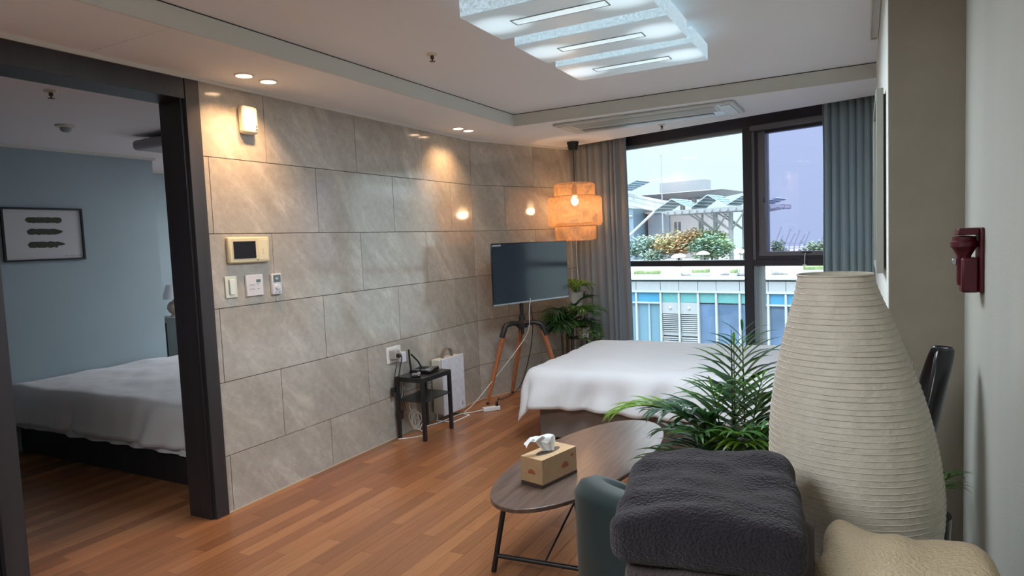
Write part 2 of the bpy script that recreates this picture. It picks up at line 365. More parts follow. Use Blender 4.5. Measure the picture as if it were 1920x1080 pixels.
obj('latch', wbox(-2.03, -1.96, CW-.045, CW-.02, 1.236, 1.246), M_black, win)
struct('wall_window_return', wbox(-4.5, -4.35, 5.2, 5.6, 0, 2.5), M_wallp)
struct('wall_window_head', wbox(-4.5, -1.35, CW, CW+.2, 2.44, 2.6), M_wallp)

# ================================================================ BEDROOM shell
struct('wall_bedroom', B((-5.75, -5.62, -.2, 3.79, 0, 2.4)), M_blue)
struct('wall_bedroom_niche', B((-6.45, -5.7499, 3.70, 3.79, 0, 2.4)), M_blue)
struct('wall_bedroom_back', B((-6.55, -6.45, 3.70, 8.2, 0, 2.4)), M_blue)
struct('wall_bedroom_near', B((-5.75, -3.25, -.3, -.2, 0, 2.4)), M_blue)
bm = B((-3.2595, -3.2505, -.2, 1.299, 0, 2.4), (-3.2595, -3.2505, 2.36, 6.9, 0, 2.4)); struct('wall_bedroom_right', bm, M_blue)
struct('wall_partition', B((-3.2502, -3.12, 5.121, 6.9, 0, 2.5)), M_blue)
cb = struct('ceiling_bedroom', B((-6.55, -3.25, -.3, 8.3, 2.302, 2.4)), mat('bedroom_white_ceiling', (.80, .78, .80), .9))
struct('trim_3', B((-5.62, -5.60, -.2, 3.79, 2.28, 2.302)), M_trim); struct('trim_4', B((-6.45, -6.43, 3.79, 8, 2.28, 2.302)), M_trim)
struct('trim_5', B((-6.43, -5.60, 3.79, 3.81, 2.28, 2.302)), M_trim)
w2 = struct('window_2')      # window of the bedroom in the outer wall
obj('frame_sill', wbox(-8.6, -4.6, CW+.3, CW+.4, 0, .12), M_frame, w2); obj('frame_head', wbox(-8.6, -4.6, CW+.3, CW+.4, 2.2, 2.4), M_frame, w2)
obj('frame_side', wbox(-8.6, -8.0, CW+.3, CW+.4, .12, 2.2), M_frame, w2); obj('frame_side', wbox(-5.3, -4.6, CW+.3, CW+.4, .12, 2.2), M_frame, w2)
obj('frame_mullion', wbox(-6.7, -6.62, CW+.3, CW+.4, .12, 2.2), M_frame, w2)
obj('pane', wbox(-8.0, -6.7, CW+.34, CW+.345, .12, 2.2), M_glassL, w2); obj('pane', wbox(-6.62, -5.3, CW+.34, CW+.345, .12, 2.2), M_glassL, w2)
# ================================================================ CEILING THINGS
def led_mat(name, e0, e1, c=(.70, .90, 1.0), speck=0):
    m = bpy.data.materials.new(name); m.use_nodes = True; N = m.node_tree.nodes; L = m.node_tree.links; b = N['Principled BSDF']
    b.inputs['Base Color'].default_value = (.5, .56, .58, 1); b.inputs['Roughness'].default_value = .35; b.inputs['Emission Color'].default_value = (*c, 1)
    t = N.new('ShaderNodeTexCoord')
    if speck:
        n = N.new('ShaderNodeTexNoise'); n.inputs['Scale'].default_value = 90; n.inputs['Detail'].default_value = 3; L.new(t.outputs['Object'], n.inputs['Vector']); src = n.outputs[0]
        r = N.new('ShaderNodeMapRange'); r.inputs[1].default_value = .35; r.inputs[2].default_value = .65; L.new(src, r.inputs[0])
    else:   # lamps behind the diffuser: two tubes along x either side of the panel, brighter towards both ends
        s = N.new('ShaderNodeSeparateXYZ'); L.new(t.outputs['Object'], s.inputs[0])
        a = N.new('ShaderNodeMath'); a.operation = 'ABSOLUTE'; L.new(s.outputs['X'], a.inputs[0])
        d = N.new('ShaderNodeMath'); d.operation = 'SUBTRACT'; d.inputs[1].default_value = .27; L.new(a.outputs[0], d.inputs[0])
        d2 = N.new('ShaderNodeMath'); d2.operation = 'MULTIPLY'; L.new(d.outputs[0], d2.inputs[0]); L.new(d.outputs[0], d2.inputs[1])
        y2 = N.new('ShaderNodeMath'); y2.operation = 'MULTIPLY'; L.new(s.outputs['Y'], y2.inputs[0]); L.new(s.outputs['Y'], y2.inputs[1])
        m2 = N.new('ShaderNodeMath'); m2.operation = 'MULTIPLY_ADD'; m2.inputs[1].default_value = 1.6; L.new(y2.outputs[0], m2.inputs[0]); L.new(d2.outputs[0], m2.inputs[2])
        r = N.new('ShaderNodeMapRange'); r.interpolation_type = 'SMOOTHSTEP'; r.inputs[1].default_value = .03; r.inputs[2].default_value = 0; L.new(m2.outputs[0], r.inputs[0])
    r.inputs[3].default_value = e0; r.inputs[4].default_value = e1; L.new(r.outputs[0], b.inputs['Emission Strength']); return m
M_led = led_mat('opal_diffuser_panel', .08, .26); M_ledside = led_mat('frosted_crystal_side', .12, .22, (.62, .86, 1.0), 1)
M_strip = led_mat('bright_light_strip', .22, .29, (.72, .93, 1.0), 1)
cl = thing('ceiling_light', 'large white ceiling light of three glowing stepped rectangular boxes', 'ceiling light', (-1.07, 2.98, 2.44))
obj('base_plate', B((-.24, .24, -.55, .55, -.03, 0)), M_white, cl)
for i, yy in enumerate((-.475, 0, .465)):
    z0, z1 = -.113, -.031
    w, d = .358, .178
    lb = obj('light_box', B((-w, w, yy-d, yy+d, z0+.004, z1)), M_ledside, cl, bevel=.003)
    df = obj('diffuser', B((-w+.001, w-.001, -d+.001, d-.001, z0, z0+.0038)), M_led, lb); df.location = (0, yy, 0)
    obj('light_strip', B((-.20, .20, yy-.028, yy+.028, z0-.0025, z0-.0002)), M_strip, lb)
    obj('strip_frame', B((-.206, .206, yy-.033, yy-.0285, z0-.0032, z0-.0002), (-.206, .206, yy+.0285, yy+.033, z0-.0032, z0-.0002), (-.206, -.2015, yy-.0284, yy+.0284, z0-.0032, z0-.0002), (.2015, .206, yy-.0284, yy+.0284, z0-.0032, z0-.0002)), mat('pale_strip_frame', (.32, .36, .37), .5), lb)
M_down = mat('warm_downlight_lens', (1, .8, .6), .5, emis=((1, .66, .38), 3.5))
for i, (x, y, lab) in enumerate([(-2.85, 2.47, 'round downlight in the soffit nearest the dark door frame'), (-2.85, 2.63, 'round downlight just right of the one nearest the door frame'),
                       (-2.86, 4.56, 'left one of the far pair of soffit downlights before the wall bend'), (-2.85, 4.70, 'right one of the far pair of soffit downlights before the wall bend')]):
    t = thing('downlight', lab, 'downlight', (x, y, 2.346), 0, 'warm downlights in the soffit')
    obj('ring', lathe([(.050, 0), (.050, -.004), (.041, -.006), (.041, 0)], 32, cap=False), M_white, t, smooth=True)
    obj('lens', lathe([(.0405, -.0015), (.036, -.0045), (.0, -.005)], 24, cap=False), M_down, t, smooth=True)
    d = bpy.data.lights.new('downlight_lamp', 'SPOT'); d.energy = 11 if i < 2 else 6.5; d.color = (1, .58, .28); d.spot_size = R(100); d.spot_blend = .9; d.shadow_soft_size = .035
    lo = bpy.data.objects.new('downlight_lamp', d); COL.objects.link(lo); lo.location = (x, y, 2.335); lo.rotation_euler = (0, R(20), 0)
def sprinkler(loc, lab):
    t = thing('sprinkler', lab, 'sprinkler', loc)
    obj('rosette', lathe([(.032, 0), (.030, -.006), (.010, -.010)], 24), M_whited, t, smooth=True)
    obj('head', lathe([(.010, -.009), (.010, -.026), (.004, -.028), (.004, -.036), (.016, -.038), (.016, -.040)], 16), mat('bronze_metal', (.12, .07, .05), .4, .8), t, smooth=True)
sprinkler((-2.03, 3.01, 2.44), 'small sprinkler head in the raised ceiling left of the big light')
sprinkler((-1.48, 5.56, 2.346), 'small sprinkler head in the soffit between air conditioner and window')
sprinkler((-3.72, 1.98, 2.302), 'small dark sprinkler in the bedroom ceiling behind the door header')
# AC cassette
ac = thing('air_conditioner', 'long white ceiling cassette air conditioner beside the window', 'air conditioner', (-1.49, 5.14, 2.346), R(-1))
M_ac = mat('ac_white_plastic', (.60, .63, .60), .35); M_acg = mat('ac_vane_grey', (.30, .33, .33), .3)
obj('panel', B((-.70, .70, -.24, .24, -.022, 0)), M_ac, ac, bevel=.012)
obj('intake_grille', B((-.57, .57, -.195, -.02, -.026, -.0225)), M_ac, ac, bevel=.003)
bm = bmesh.new()
for k in range(11): box(bm, -.55, .55, -.185+k*.015, -.181+k*.015, -.029, -.0262)
obj('intake_slats', bm, M_ac, ac)
obj('gap_line', B((-.57, .57, -.012, -.006, -.0232, -.0222)), M_black, ac)
obj('air_vane', B((-.56, .50, .055, .125, -.031, -.0225)), M_acg, ac, bevel=.004)
obj('outlet', B((-.58, .58, .02, .16, -.0236, -.0222)), mat('ac_outlet_white', (.62, .66, .68), .2), ac)
obj('corner_cap', B((.60, .67, -.2, .2, -.026, -.0225)), M_ac, ac, bevel=.003); obj('corner_cap', B((-.67, -.60, -.2, .2, -.026, -.0225)), M_ac, ac, bevel=.003)
# access hatch at the right wall
ah = thing('ceiling_hatch', 'narrow pale access hatch frame in the raised ceiling against the right wall', 'hatch', (0.058, 3.75, 2.44))
obj('hatch_frame', B((-.020, -.012, -.42, .42, -.014, 0), (.012, .020, -.42, .42, -.014, 0), (-.012, .012, .405, .42, -.014, 0), (-.012, .012, -.42, -.405, -.014, 0)), M_cove, ah, bevel=.002)
obj('hatch_panel', B((-.0115, .0115, -.404, .404, -.006, 0)), M_trim, ah)
# pendant
pd = thing('pendant_lamp', 'round woven bamboo pendant lamp glowing orange beside the curtain', 'pendant lamp', (-2.44, 5.93, 2.346))
obj('canopy', lathe([(.058, 0), (.056, -.012), (.046, -.05), (.044, -.075), (.006, -.08)], 28), M_black, pd, smooth=True)
obj('cord', tube([(0, 0, -.07), (.004, 0, -.2), (0, 0, -.42)], .0035, 6), M_black, pd)
obj('socket', lathe([(.008, -.40), (.022, -.42), (.024, -.49), (.018, -.50)], 16), M_black, pd, smooth=True)
obj('bulb', lathe([(.014, -.495), (.02, -.51), (.033, -.54), (.036, -.565), (.026, -.59), (.004, -.603)], 20), mat('bulb_glow', (1, .8, .5), .4, emis=((1, .72, .36), 5)), pd, smooth='all')
M_bam = mat('honey_bamboo_strip', (.62, .40, .23), .6, var=(40, .35)); add_translucent(M_bam, (.70, .42, .2), .22)
def weave(prof, n, tw, wd, name):
    """two families of thin strips spiralling over a profile of revolution -> open diamond weave"""
    bm = bmesh.new(); zs = prof
    for fam in (1, -1):
        for k in range(n):
            a0 = 2*math.pi*k/n; prev = None
            for i, (r, z) in enumerate(zs):
                a_ = a0+fam*tw*i/(len(zs)-1); rr = r+fam*.0012; da = wd/max(r, .05)/2
                q = [bm.verts.new((rr*math.cos(a_+s*da), rr*math.sin(a_+s*da), z)) for s in (-1, 1)]
                if prev: bm.faces.new((prev[0], prev[1], q[1], q[0]))
                prev = q
    return obj(name, bm, M_bam, pd)
def drum(r, zt, zb, rnd=.02, k=14):
    p = [(r-rnd*1.8, zt), (r-rnd*.5, zt-rnd*.25), (r, zt-rnd)]
    for i in range(1, k): p.append((r, zt-rnd-(zt-zb-2*rnd)*i/k))
    return p+[(r, zb+rnd), (r-rnd*.5, zb+rnd*.25), (r-rnd*1.6, zb)]
TOP = -.395
weave(drum(.196, TOP, TOP-.16), 76, 1.1, .0062, 'shade_upper')
weave(drum(.258, TOP-.12, TOP-.41, .03), 96, 1.5, .0065, 'shade_middle')
weave(drum(.196, TOP-.37, TOP-.545), 76, 1.1, .0062, 'shade_lower')
bm = bmesh.new()
for r, z in ((.160, TOP+.001), (.165, TOP-.545), (.205, TOP-.121), (.210, TOP-.409)):
    obj('rim_hoop', tube([(r*math.cos(a), r*math.sin(a), z) for a in [2*math.pi*i/40 for i in range(41)]], .0035, 6, cap=False), M_bam, pd)
obj('pull_cord', tube([(.0, 0, TOP-.40), (.0, 0, TOP-.75), (.012, -.01, TOP-.92)], .003, 6), M_white, pd)
pl = bpy.data.lights.new('pendant_bulb', 'POINT'); pl.energy = 3.2; pl.color = (1, .62, .33); pl.shadow_soft_size = .035
plo = bpy.data.objects.new('pendant_bulb', pl); COL.objects.link(plo); plo.location = (-2.44, 5.93, 2.346-.62)
# ================================================================ CURTAINS
M_cur = mat('teal_grey_curtain', (.25, .275, .305), .8, sheen=.3, bump=(300, .15)); add_translucent(M_cur, (.22, .27, .30), .12)
M_cur2 = mat('blue_teal_curtain', (.37, .45, .47), .8, sheen=.3, bump=(300, .15)); add_translucent(M_cur2, (.52, .60, .62), .45)
def curtain(s0, s1, c, z0, z1, nf, amp, mt, lab, seed, bottom_spread=0):
    loc = SC((s0+s1)/2, c, 0); t = thing('curtain', lab, 'curtain', (loc.x, loc.y, 0), -AW); random.seed(seed)
    n = nf*14; ph = [random.uniform(.55, 1.5) for _ in range(nf)]; tot = sum(ph); cum = [0]
    for p in ph: cum.append(cum[-1]+p/tot)
    am = [random.uniform(.6, 1.15) for _ in range(nf)]
    bm = bmesh.new(); rows_ = []; L_ = s1-s0
    for j in range(25):
        z = z0+(z1-z0)*j/24; row = []; pinch = .55+.45*(1-j/24)**.6
        for i in range(n+1):
            u = i/n; f = max(q for q in range(nf) if cum[q] <= u+1e-9); tt = (u-cum[f])/(cum[f+1]-cum[f])
            wv = math.sin(2*math.pi*tt)*amp*am[f]*pinch
            xx = -L_/2+L_*u+math.cos(2*math.pi*tt)*amp*.25+bottom_spread*(1-j/24)*(u-.0)
            row.append(bm.verts.new((xx, wv+noise.noise(Vector((u*9+seed, z*1.3, 0)))*.012, z)))
        rows_.append(row)
    for a_, b_ in zip(rows_[:-1], rows_[1:]):
        for i in range(n): bm.faces.new((a_[i], a_[i+1], b_[i+1], b_[i]))
    o = obj('fabric', bm, mt, t, smooth='all'); so = o.modifiers.new('s', 'SOLIDIFY'); so.thickness = .003
    obj('rail', B((-L_/2, L_/2, -.012, .012, z1, z1+.012)), M_white, t)
    return t
curtain(-4.26, -3.63, 5.31, .02, 2.395, 8, .030, M_cur, 'slate grey full length curtain left of the window behind the pendant', 3, .03)
curtain(-1.845, -1.475, 5.31, .02, 2.395, 7, .030, M_cur2, 'blue grey full length curtain right of the window behind paper lamp', 11, -.0)
# ================================================================ LEFT WALL DEVICES
def on_wall(name, lab, cat, y0, y1, z0, z1, dep, mt, bev=.004, group=None):
    t = thing(name, lab, cat, (XL, (y0+y1)/2, (z0+z1)/2), 0, group)
    w, h = (y1-y0)/2, (z1-z0)/2
    obj('body', B((0.0003, dep, -w, w, -h, h)), mt, t, bevel=bev); return t
t = on_wall('motion_sensor', 'white rounded wall speaker box under the first downlights', 'sensor', 2.598, 2.70, 2.085, 2.24, .055, M_whited, .018)
for z in (-.035, -.052): obj('lens', lathe([(.0045, 0), (.004, .002)], 12), M_black, t).matrix_local = Matrix.Translation((.055, .032, z)) @ Matrix.Rotation(R(90), 4, 'Y')
t = on_wall('video_intercom', 'yellowed cream video intercom with dark screen on the tile wall', 'intercom', 2.462, 2.742, 1.365, 1.51, .028, M_cream, .009)
obj('screen', B((.0285, .0305, -.112, .038, -.048, .048)), M_screen, t)
obj('bezel', B((.0275, .0290, -.120, .046, -.055, .055)), mat('cream_bezel', (.60, .52, .34), .4), t, bevel=.001)
obj('control_panel', B((.0275, .0296, .058, .122, -.058, .058)), mat('cream_pad', (.74, .66, .44), .35), t, bevel=.001)
for z in (-.02, .0): obj('button', lathe([(.008, 0), (.0075, .002)], 14), M_cream, t).matrix_local = Matrix.Translation((.0296, .09, z)) @ Matrix.Rotation(R(90), 4, 'Y')
obj('slot', B((.0285, .0296, .042, .054, -.06, -.056)), M_black, t)
t = on_wall('light_switch', 'narrow white rocker switch below the intercom, leftmost', 'switch', 2.437, 2.513, 1.176, 1.296, .010, mat('mint_white_plastic', (.64, .67, .58), .35), .003)
obj('rocker', B((.0103, .018, -.014, .019, -.042, .042)), mat('rocker_white', (.70, .75, .70), .3), t, bevel=.003); obj('rocker_gap', B((.0101, .0106, -.021, -.0145, -.042, .042)), M_acg, t)
t = on_wall('control_panel', 'square white wall controller with tiny display, middle below intercom', 'controller', 2.572, 2.690, 1.175, 1.295, .014, mat('lilac_white_plastic', (.62, .61, .64), .35), .002)
obj('display', B((.0142, .0152, .010, .040, .015, .032)), M_lcd, t)
for yy, zz in ((-.028, .003), (-.010, .003), (.024, .006), (-.028, -.021), (-.010, -.021), (.024, -.021)): obj('button', B((.0142, .0155, yy-.006, yy+.006, zz-.003, zz+.003)), M_greyp, t)
t = on_wall('thermostat', 'small silver thermostat with lcd and round dial, rightmost below intercom', 'thermostat', 2.752, 2.822, 1.17, 1.292, .020, mat('silver_plastic', (.60, .62, .66), .3), .004)
obj('display', B((.0203, .0215, -.027, .027, .010, .053)), M_lcd, t)
bm = B((.0216, .0219, -.012, .010, .025, .04)); obj('digits', bm, M_greyp, t)
k_ = obj('dial', lathe([(.016, 0), (.0155, .008), (.013, .009)], 24), mat('dial_silver', (.75, .77, .8), .2, .4), t, smooth=True); k_.matrix_local = Matrix.Translation((.0203, 0, -.018)) @ Matrix.Rotation(R(90), 4, 'Y')
obj('button', B((.0203, .0215, -.02, -.005, -.052, -.045)), M_greyp, t); obj('button', B((.0203, .0215, .007, .022, -.052, -.045)), M_greyp, t)
# socket, plugs
t = on_wall('wall_socket', 'white double wall socket above the black side table', 'socket', 3.77, 3.935, .565, .685, .010, M_white, .003)
obj('outlet', lathe([(.02, 0), (.019, .002)], 20), M_greyp, t).matrix_local = Matrix.Translation((.0102, .04, 0)) @ Matrix.Rotation(R(90), 4, 'Y')
M_greypl = mat('grey_plug_plastic', (.38, .37, .35), .4)
t = thing('power_adapter', 'grey plug adapter on the left half of the wall socket', 'adapter', (XL+.01, 3.825, .632))
obj('body', B((.0003, .055, -.03, .03, -.032, .032)), M_greypl, t, bevel=.005)
pg = obj('plug', lathe([(.016, 0), (.016, .012), (.009, .03), (.005, .035)], 16), M_black, t, smooth=True); pg.matrix_local = Matrix.Translation((.0555, -.004, -.006)) @ Matrix.Rotation(R(90), 4, 'Y')
obj('cord', tube(smooth_path([(.088, -.004, -.006), (.094, -.005, -.03), (.07, -.01, -.12), (.05, -.008, -.22), (.045, -.02, -.28)]), .0035, 6), M_black, t)
t = thing('power_adapter', 'white boxy power adapter tilted on the right half of the wall socket', 'adapter', (XL+.01, 3.895, .61))
o = obj('body', B((.0003, .06, -.022, .024, -.045, .03)), mat('lilac_white_plug', (.62, .62, .70), .35), t, bevel=.004)
obj('cord', tube(smooth_path([(.05, .0, -.045), (.055, .002, -.08), (.03, .02, -.14), (.035, .01, -.22), (.03, -.03, -.34)]), .0028, 6), M_greyp, t)
# ---- side table
st = thing('side_table', 'small black metal two tier side table against the tile wall', 'side table', (-2.925, 4.01, 0))
sw, sl = .125, .185
obj('tabletop', B((-sw, sw, -sl, sl, .452, .464)), M_black, st, bevel=.002); obj('shelf', B((-sw, sw, -sl, sl, .285, .295)), M_black, st, bevel=.002)
obj('apron', B((-sw, sw, -sl, -sl+.012, .43, .4515), (-sw, sw, sl-.012, sl, .43, .4515), (sw-.012, sw, -sl+.012, sl-.012, .43, .4515), (-sw, -sw+.012, -sl+.012, sl-.012, .43, .4515)), M_black, st)
for a_ in (-1, 1):
    for b_ in (-1, 1):
        x0, y0_ = a_*(sw-.011), b_*(sl-.011); obj('leg', B((x0-.0125, x0+.0125, y0_-.0125, y0_+.0125, .002, .4515)), M_black, st, bevel=.0015)
t = thing('wifi_router', 'flat black wifi router with two raised antennas on the side table', 'router', (-2.95, 4.06, .464), R(12))
obj('body', B((-.085, .085, -.09, .09, .003, .028)), M_blackp, t, bevel=.006)
obj('antenna', tube([(-.07, -.085, .02), (-.075, -.09, .10), (-.078, -.092, .185)], .0075, 8), M_black, t)
obj('antenna', tube([(-.07, -.072, .145), (-.05, .0, .08), (-.04, .035, .03)], .0065, 8), M_black, t)
bm = bmesh.new()
for k in range(6): box(bm, -.06, .03, -.05+k*.018, -.044+k*.018, .0282, .0292)
obj('vent_ribs', bm, M_black, t)
t = thing('handset', 'black and silver handset lying at the near corner of the side table', 'handset', (-2.90, 3.885, .464), R(35))
obj('body', B((-.035, .035, -.045, .045, .001, .02)), M_blackp, t, bevel=.008); obj('front_edge', B((.01, .033, -.04, .042, .0202, .026)), mat('silver_edge', (.5, .5, .52), .2, .5), t, bevel=.002)
# cables under the table
def cable(name, pts, r, mt, lab, cat='cable', grp=None, k=6): o = obj(name, tube(smooth_path(pts, k), r, 6), mt, smooth='all'); tag(o, lab, cat, grp); return o
M_wc = mat('white_cable', (.75, .74, .70), .45); M_bc = mat('black_cable', (.02, .02, .02), .45); M_gc = mat('grey_cable', (.35, .34, .32), .45)
random.seed(5); pts = []
for k in range(34):
    a_ = k*1.25; rr = .035+.02*random.random(); pts.append((-3.02+.02*math.sin(k*.9)+.012*random.random(), 3.98+rr*math.cos(a_)+.0012*k, .10+rr*1.5*math.sin(a_)))
cable('white_cable_bundle', [(-3.03, 3.97, .27), (-3.03, 3.96, .2)]+pts+[(-2.99, 4.02, .02), (-2.90, 3.98, .006), (-2.93, 3.90, .005), (-3.03, 3.80, .005)], .0035, M_wc, 'tangled bundle of white cable hanging under the side table')
for i, (dy, mm) in enumerate(((0, M_bc), (.03, M_gc), (.06, M_bc), (.09, M_gc))):
    cable('thin_cable', [(-3.045, 3.87+dy, .455), (-3.05, 3.86+dy*1.1, .40), (-3.055, 3.88+dy*.8, .33), (-3.06, 3.90+dy*.5, .26), (-3.055, 3.92+dy*.4, .18)], .0025, mm,
          ['leftmost thin cable behind the side table legs', 'second thin cable behind the side table, pale grey', 'third thin cable behind the side table, black', 'rightmost thin cable behind the side table'][i], 'cable', 'thin cables behind the side table')
t = thing('black_adapter', 'black power brick hanging by the back leg of side table, lower', 'adapter', (-3.045, 3.855, .17)); obj('body', B((-.02, .02, -.022, .022, -.03, .03)), M_blackp, t, bevel=.004); obj('cord', tube([(0, 0, .03), (.003, .005, .1), (0, 0, .14)], .003, 6), M_bc, t)
obj('cord', tube([(0, 0, -.03), (.003, .005, -.1), (0, 0.01, -.165)], .003, 6), M_bc, t)
t = thing('black_adapter', 'black plug cluster hanging left of the side table, upper', 'adapter', (-3.045, 3.80, .36)); obj('body', B((-.015, .015, -.018, .012, -.035, .03)), M_blackp, t, bevel=.004); obj('cord', tube([(0, 0, .03), (.008, .01, .12), (0.03, .01, .2)], .003, 6), M_bc, t)
# ---- white panel heater with handle
hb = thing('panel_heater', 'white speckled upright box with leather handle beside side table', 'heater', (-2.995, 4.455, 0), R(-2))
M_spk = mat('white_marbled_panel', (.66, .66, .72), .4, var=(30, .10)); M_hc = mat('warm_white_casing', (.66, .63, .56), .4)
obj('casing', B((-.062, .035, -.150, .150, .065, .505)), M_hc, hb, bevel=.008); obj('front_panel', B((.0352, .050, -.152, .152, .055, .512)), M_spk, hb, bevel=.004)
hp = [(-.01, -.06+.0*i, .50) for i in range(1)]
bm = bmesh.new(); prev = None
for i in range(17):
    a_ = math.pi*i/16; yy, zz = -.068*math.cos(a_), .505+.075*math.sin(a_)**.8
    q = [bm.verts.new((xx, yy*s_, .505+(zz-.505)*s_)) for xx, s_ in ((-.025, 1), (.005, 1), (.005, .90), (-.025, .90))]
    if prev:
        for k in range(4): bm.faces.new((prev[k], prev[(k+1) % 4], q[(k+1) % 4], q[k]))
    prev = q
obj('handle', bm, mat('taupe_leather_strap', (.20, .165, .13), .6, bump=(80, .2)), hb)
obj('foot', tube([(-.05, -.13, .005), (.10, -.12, .005), (.11, -.11, .005), (.11, .11, .005), (.10, .12, .005), (-.05, .13, .005)], .005, 8), M_white, hb)
obj('foot', tube([(-.04, -.13, .005), (-.04, -.13, .068)], .005, 8), M_white, hb); obj('foot', tube([(-.04, .13, .005), (-.04, .13, .068)], .005, 8), M_white, hb)
obj('switch', B((.0505, .053, .10, .112, .09, .12)), M_greyp, hb)
# ---- power strip and its cables
ps = thing('power_strip', 'white power strip on the floor at the tripod foot', 'power strip', (-2.79, 4.765, 0), R(-42+90))
obj('body', B((-.075, .075, -.026, .026, .001, .034)), M_white, ps, bevel=.004)
for k in (-.048, -.012, .024, ): obj('outlet', lathe([(.014, .0342), (.014, .0352)], 16, cx=k), M_whited, ps)
obj('plug', lathe([(.014, .0342), (.014, .05), (.006, .072)], 14, cx=.052), M_blackp, ps, smooth=True)
cable('black_power_cord', [(-2.755, 4.815, .062), (-2.75, 4.83, .10), (-2.80, 4.95, .05), (-2.86, 5.25, .02), (-2.84, 5.42, .08), (-2.74, 5.42, .35), (-2.62, 5.28, .66), (-2.60, 5.2, .88)], .004, M_bc, 'black cord from the power strip up the tripod pole')
cable('white_power_cord', [(-2.84, 4.71, .015), (-2.90, 4.64, .008), (-2.95, 4.60, .006), (-2.98, 4.5, .006), (-2.99, 4.3, .006), (-3.03, 4.16, .006)], .004, M_wc, 'white cord on the floor from power strip toward the heater')
cable('white_screen_cord', [(-2.97, 4.62, .005), (-2.95, 4.75, .05), (-2.90, 4.95, .18), (-2.75, 5.13, .42), (-2.63, 5.20, .62), (-2.59, 5.16, .80), (-2.585, 5.18, .92)], .0035, M_wc, 'white cord looping from the floor up to the television')
# ---- TV and tripod
M_leg = mat('orange_brown_wood_leg', (.42, .14, .05), .4, var=(10, .25, (6, 6, .5)))
tv = thing('television', 'flat black television on the tripod stand before the tile wall', 'television', (-2.578, 5.22, 1.15))
tv.rotation_euler = (R(0), 0, R(90-18.7-90))
# local: x = screen normal toward the room, y = along the screen
TWd, TH = .47, .262
obj('back_shell', B((-.045, -.012, -.36, .36, -.20, .18)), M_blackp, tv, bevel=.012)
obj('bezel', B((-.012, .0, -TWd, TWd, -TH, TH)), M_blackp, tv, bevel=.003)
obj('screen', B((.0002, .0016, -TWd+.008, TWd-.008, -TH+.016, TH-.008)), mat('tv_glass', (.030, .040, .055), .12, spec=.9), tv)  # base colour lifted to stand in for the reflected window and curtain
obj('bottom_trim', B((.0002, .004, -TWd, TWd, -TH-.002, -TH+.012)), mat('silver_trim', (.45, .48, .52), .25, .6), tv)
obj('sticker', B((.0018, .0022, -TWd+.012, -TWd+.11, TH-.026, TH-.012)), M_greyp, tv)
sd_ = thing('tripod_stand', 'tripod television stand with three wooden legs and black joints', 'stand', (-2.69, 5.21, 0))
obj('pole', tube([(0, 0, .60), (0, 0, 1.18)], .017, 16), M_black, sd_, smooth=True)
obj('hub', lathe([(.05, .655), (.052, .665), (.052, .70), (.03, .715), (.028, .76)], 24), M_black, sd_, smooth=True)
obj('bracket', B((-.02, .016, -.12, .12, 1.05, 1.25)), M_black, sd_)
feet = [(-.24, -.26), (-.235, .20), (.34, .12)]; kn = [(-.10, -.14), (-.05, .08), (.165, .06)]
for (fx, fy), (kx, ky) in zip(feet, kn):
    obj('arm', tube([(kx*.12, ky*.12, .69), (kx*.6, ky*.6, .70), (kx*.95, ky*.95, .685), (kx*1.02, ky*1.02, .665), (kx*1.10+fx*.05, ky*1.10+fy*.05, .58)], .022, 10, radii=[.024, .022, .024, .026, .025]), M_black, sd_, smooth=True)
    obj('leg', tube([(kx*1.05, ky*1.05, .63), (fx, fy, .014)], .017, 14, radii=[.022, .014]), M_leg, sd_, smooth=True)
    obj('rubber_foot', tube([(fx, fy, .016), (fx*1.003, fy*1.003, .001)], .015, 12), M_black, sd_)
# ================================================================ BEDS
def duvet(x0, x1, y0, y1, ztop, drop, seed, res=.028, rr=.07, amp=.012, flare=.05, puff=.02, wall=(0, 0, 0, 0)):
    """cloth over a box: falls on every side not flagged in wall=(x0,x1,y0,y1)"""
    D = drop; bm = bmesh.new(); ex = [0 if w_ else D for w_ in wall]
    nx = int((x1-x0+ex[0]+ex[1])/res); ny = int((y1-y0+ex[2]+ex[3])/res); g_ = []
    for i in range(nx+1):
        col = []
        for j in range(ny+1):
            u = x0-ex[0]+(x1-x0+ex[0]+ex[1])*i/nx; v = y0-ex[2]+(y1-y0+ex[2]+ex[3])*j/ny
            cx = min(max(u, x0+rr), x1-rr); cy = min(max(v, y0+rr), y1-rr); du, dv = u-cx, v-cy
            e = math.hypot(du, dv)
            if ex[0] == 0 and u < x0+rr: du = 0; cx = u
            e = math.hypot(du, dv)
            if e > 1e-6:
                dx, dy = du/e, dv/e; q = rr*math.pi/2
                if e < q: ho, dz = rr*math.sin(e/rr), rr*(1-math.cos(e/rr))
                else: ho, dz = rr+(e-q)*flare*2, rr+(e-q)*(1-flare)
                s_ = (cx+cy)*1.0+math.atan2(dv, du)*.35
                fold = noise.noise(Vector((s_*8+seed+e*2.5, e*1.5, seed)))*amp*2.4*min(1, e/.2)+math.sin(s_*26+seed+e*3)*amp*.5*min(1, (e/.25)**2)
                ho += fold; p = Vector((cx+dx*ho, cy+dy*ho, ztop-dz))
            else: p = Vector((u, v, ztop))
            edge = min((cx-x0), (x1-cx), (cy-y0), (y1-cy)); pf = puff*min(1, max(0, edge)/.35)**.7
            w_ = noise.noise(Vector((p.x*2.2+seed, p.y*3.6, 0)))*.014+noise.noise(Vector((p.x*7+seed, p.y*9, 2)))*.005
            w_ += abs(noise.noise(Vector((p.x*3.2+p.y*5+seed, p.y*1.3-p.x*1.1, 5))))*.012
            if e < rr: p.z += pf+w_
            else: p.z += w_*.3
            col.append(bm.verts.new(p))
        g_.append(col)
    for i in range(nx):
        for j in range(ny): bm.faces.new((g_[i][j], g_[i+1][j], g_[i+1][j+1], g_[i][j+1]))
    return bm
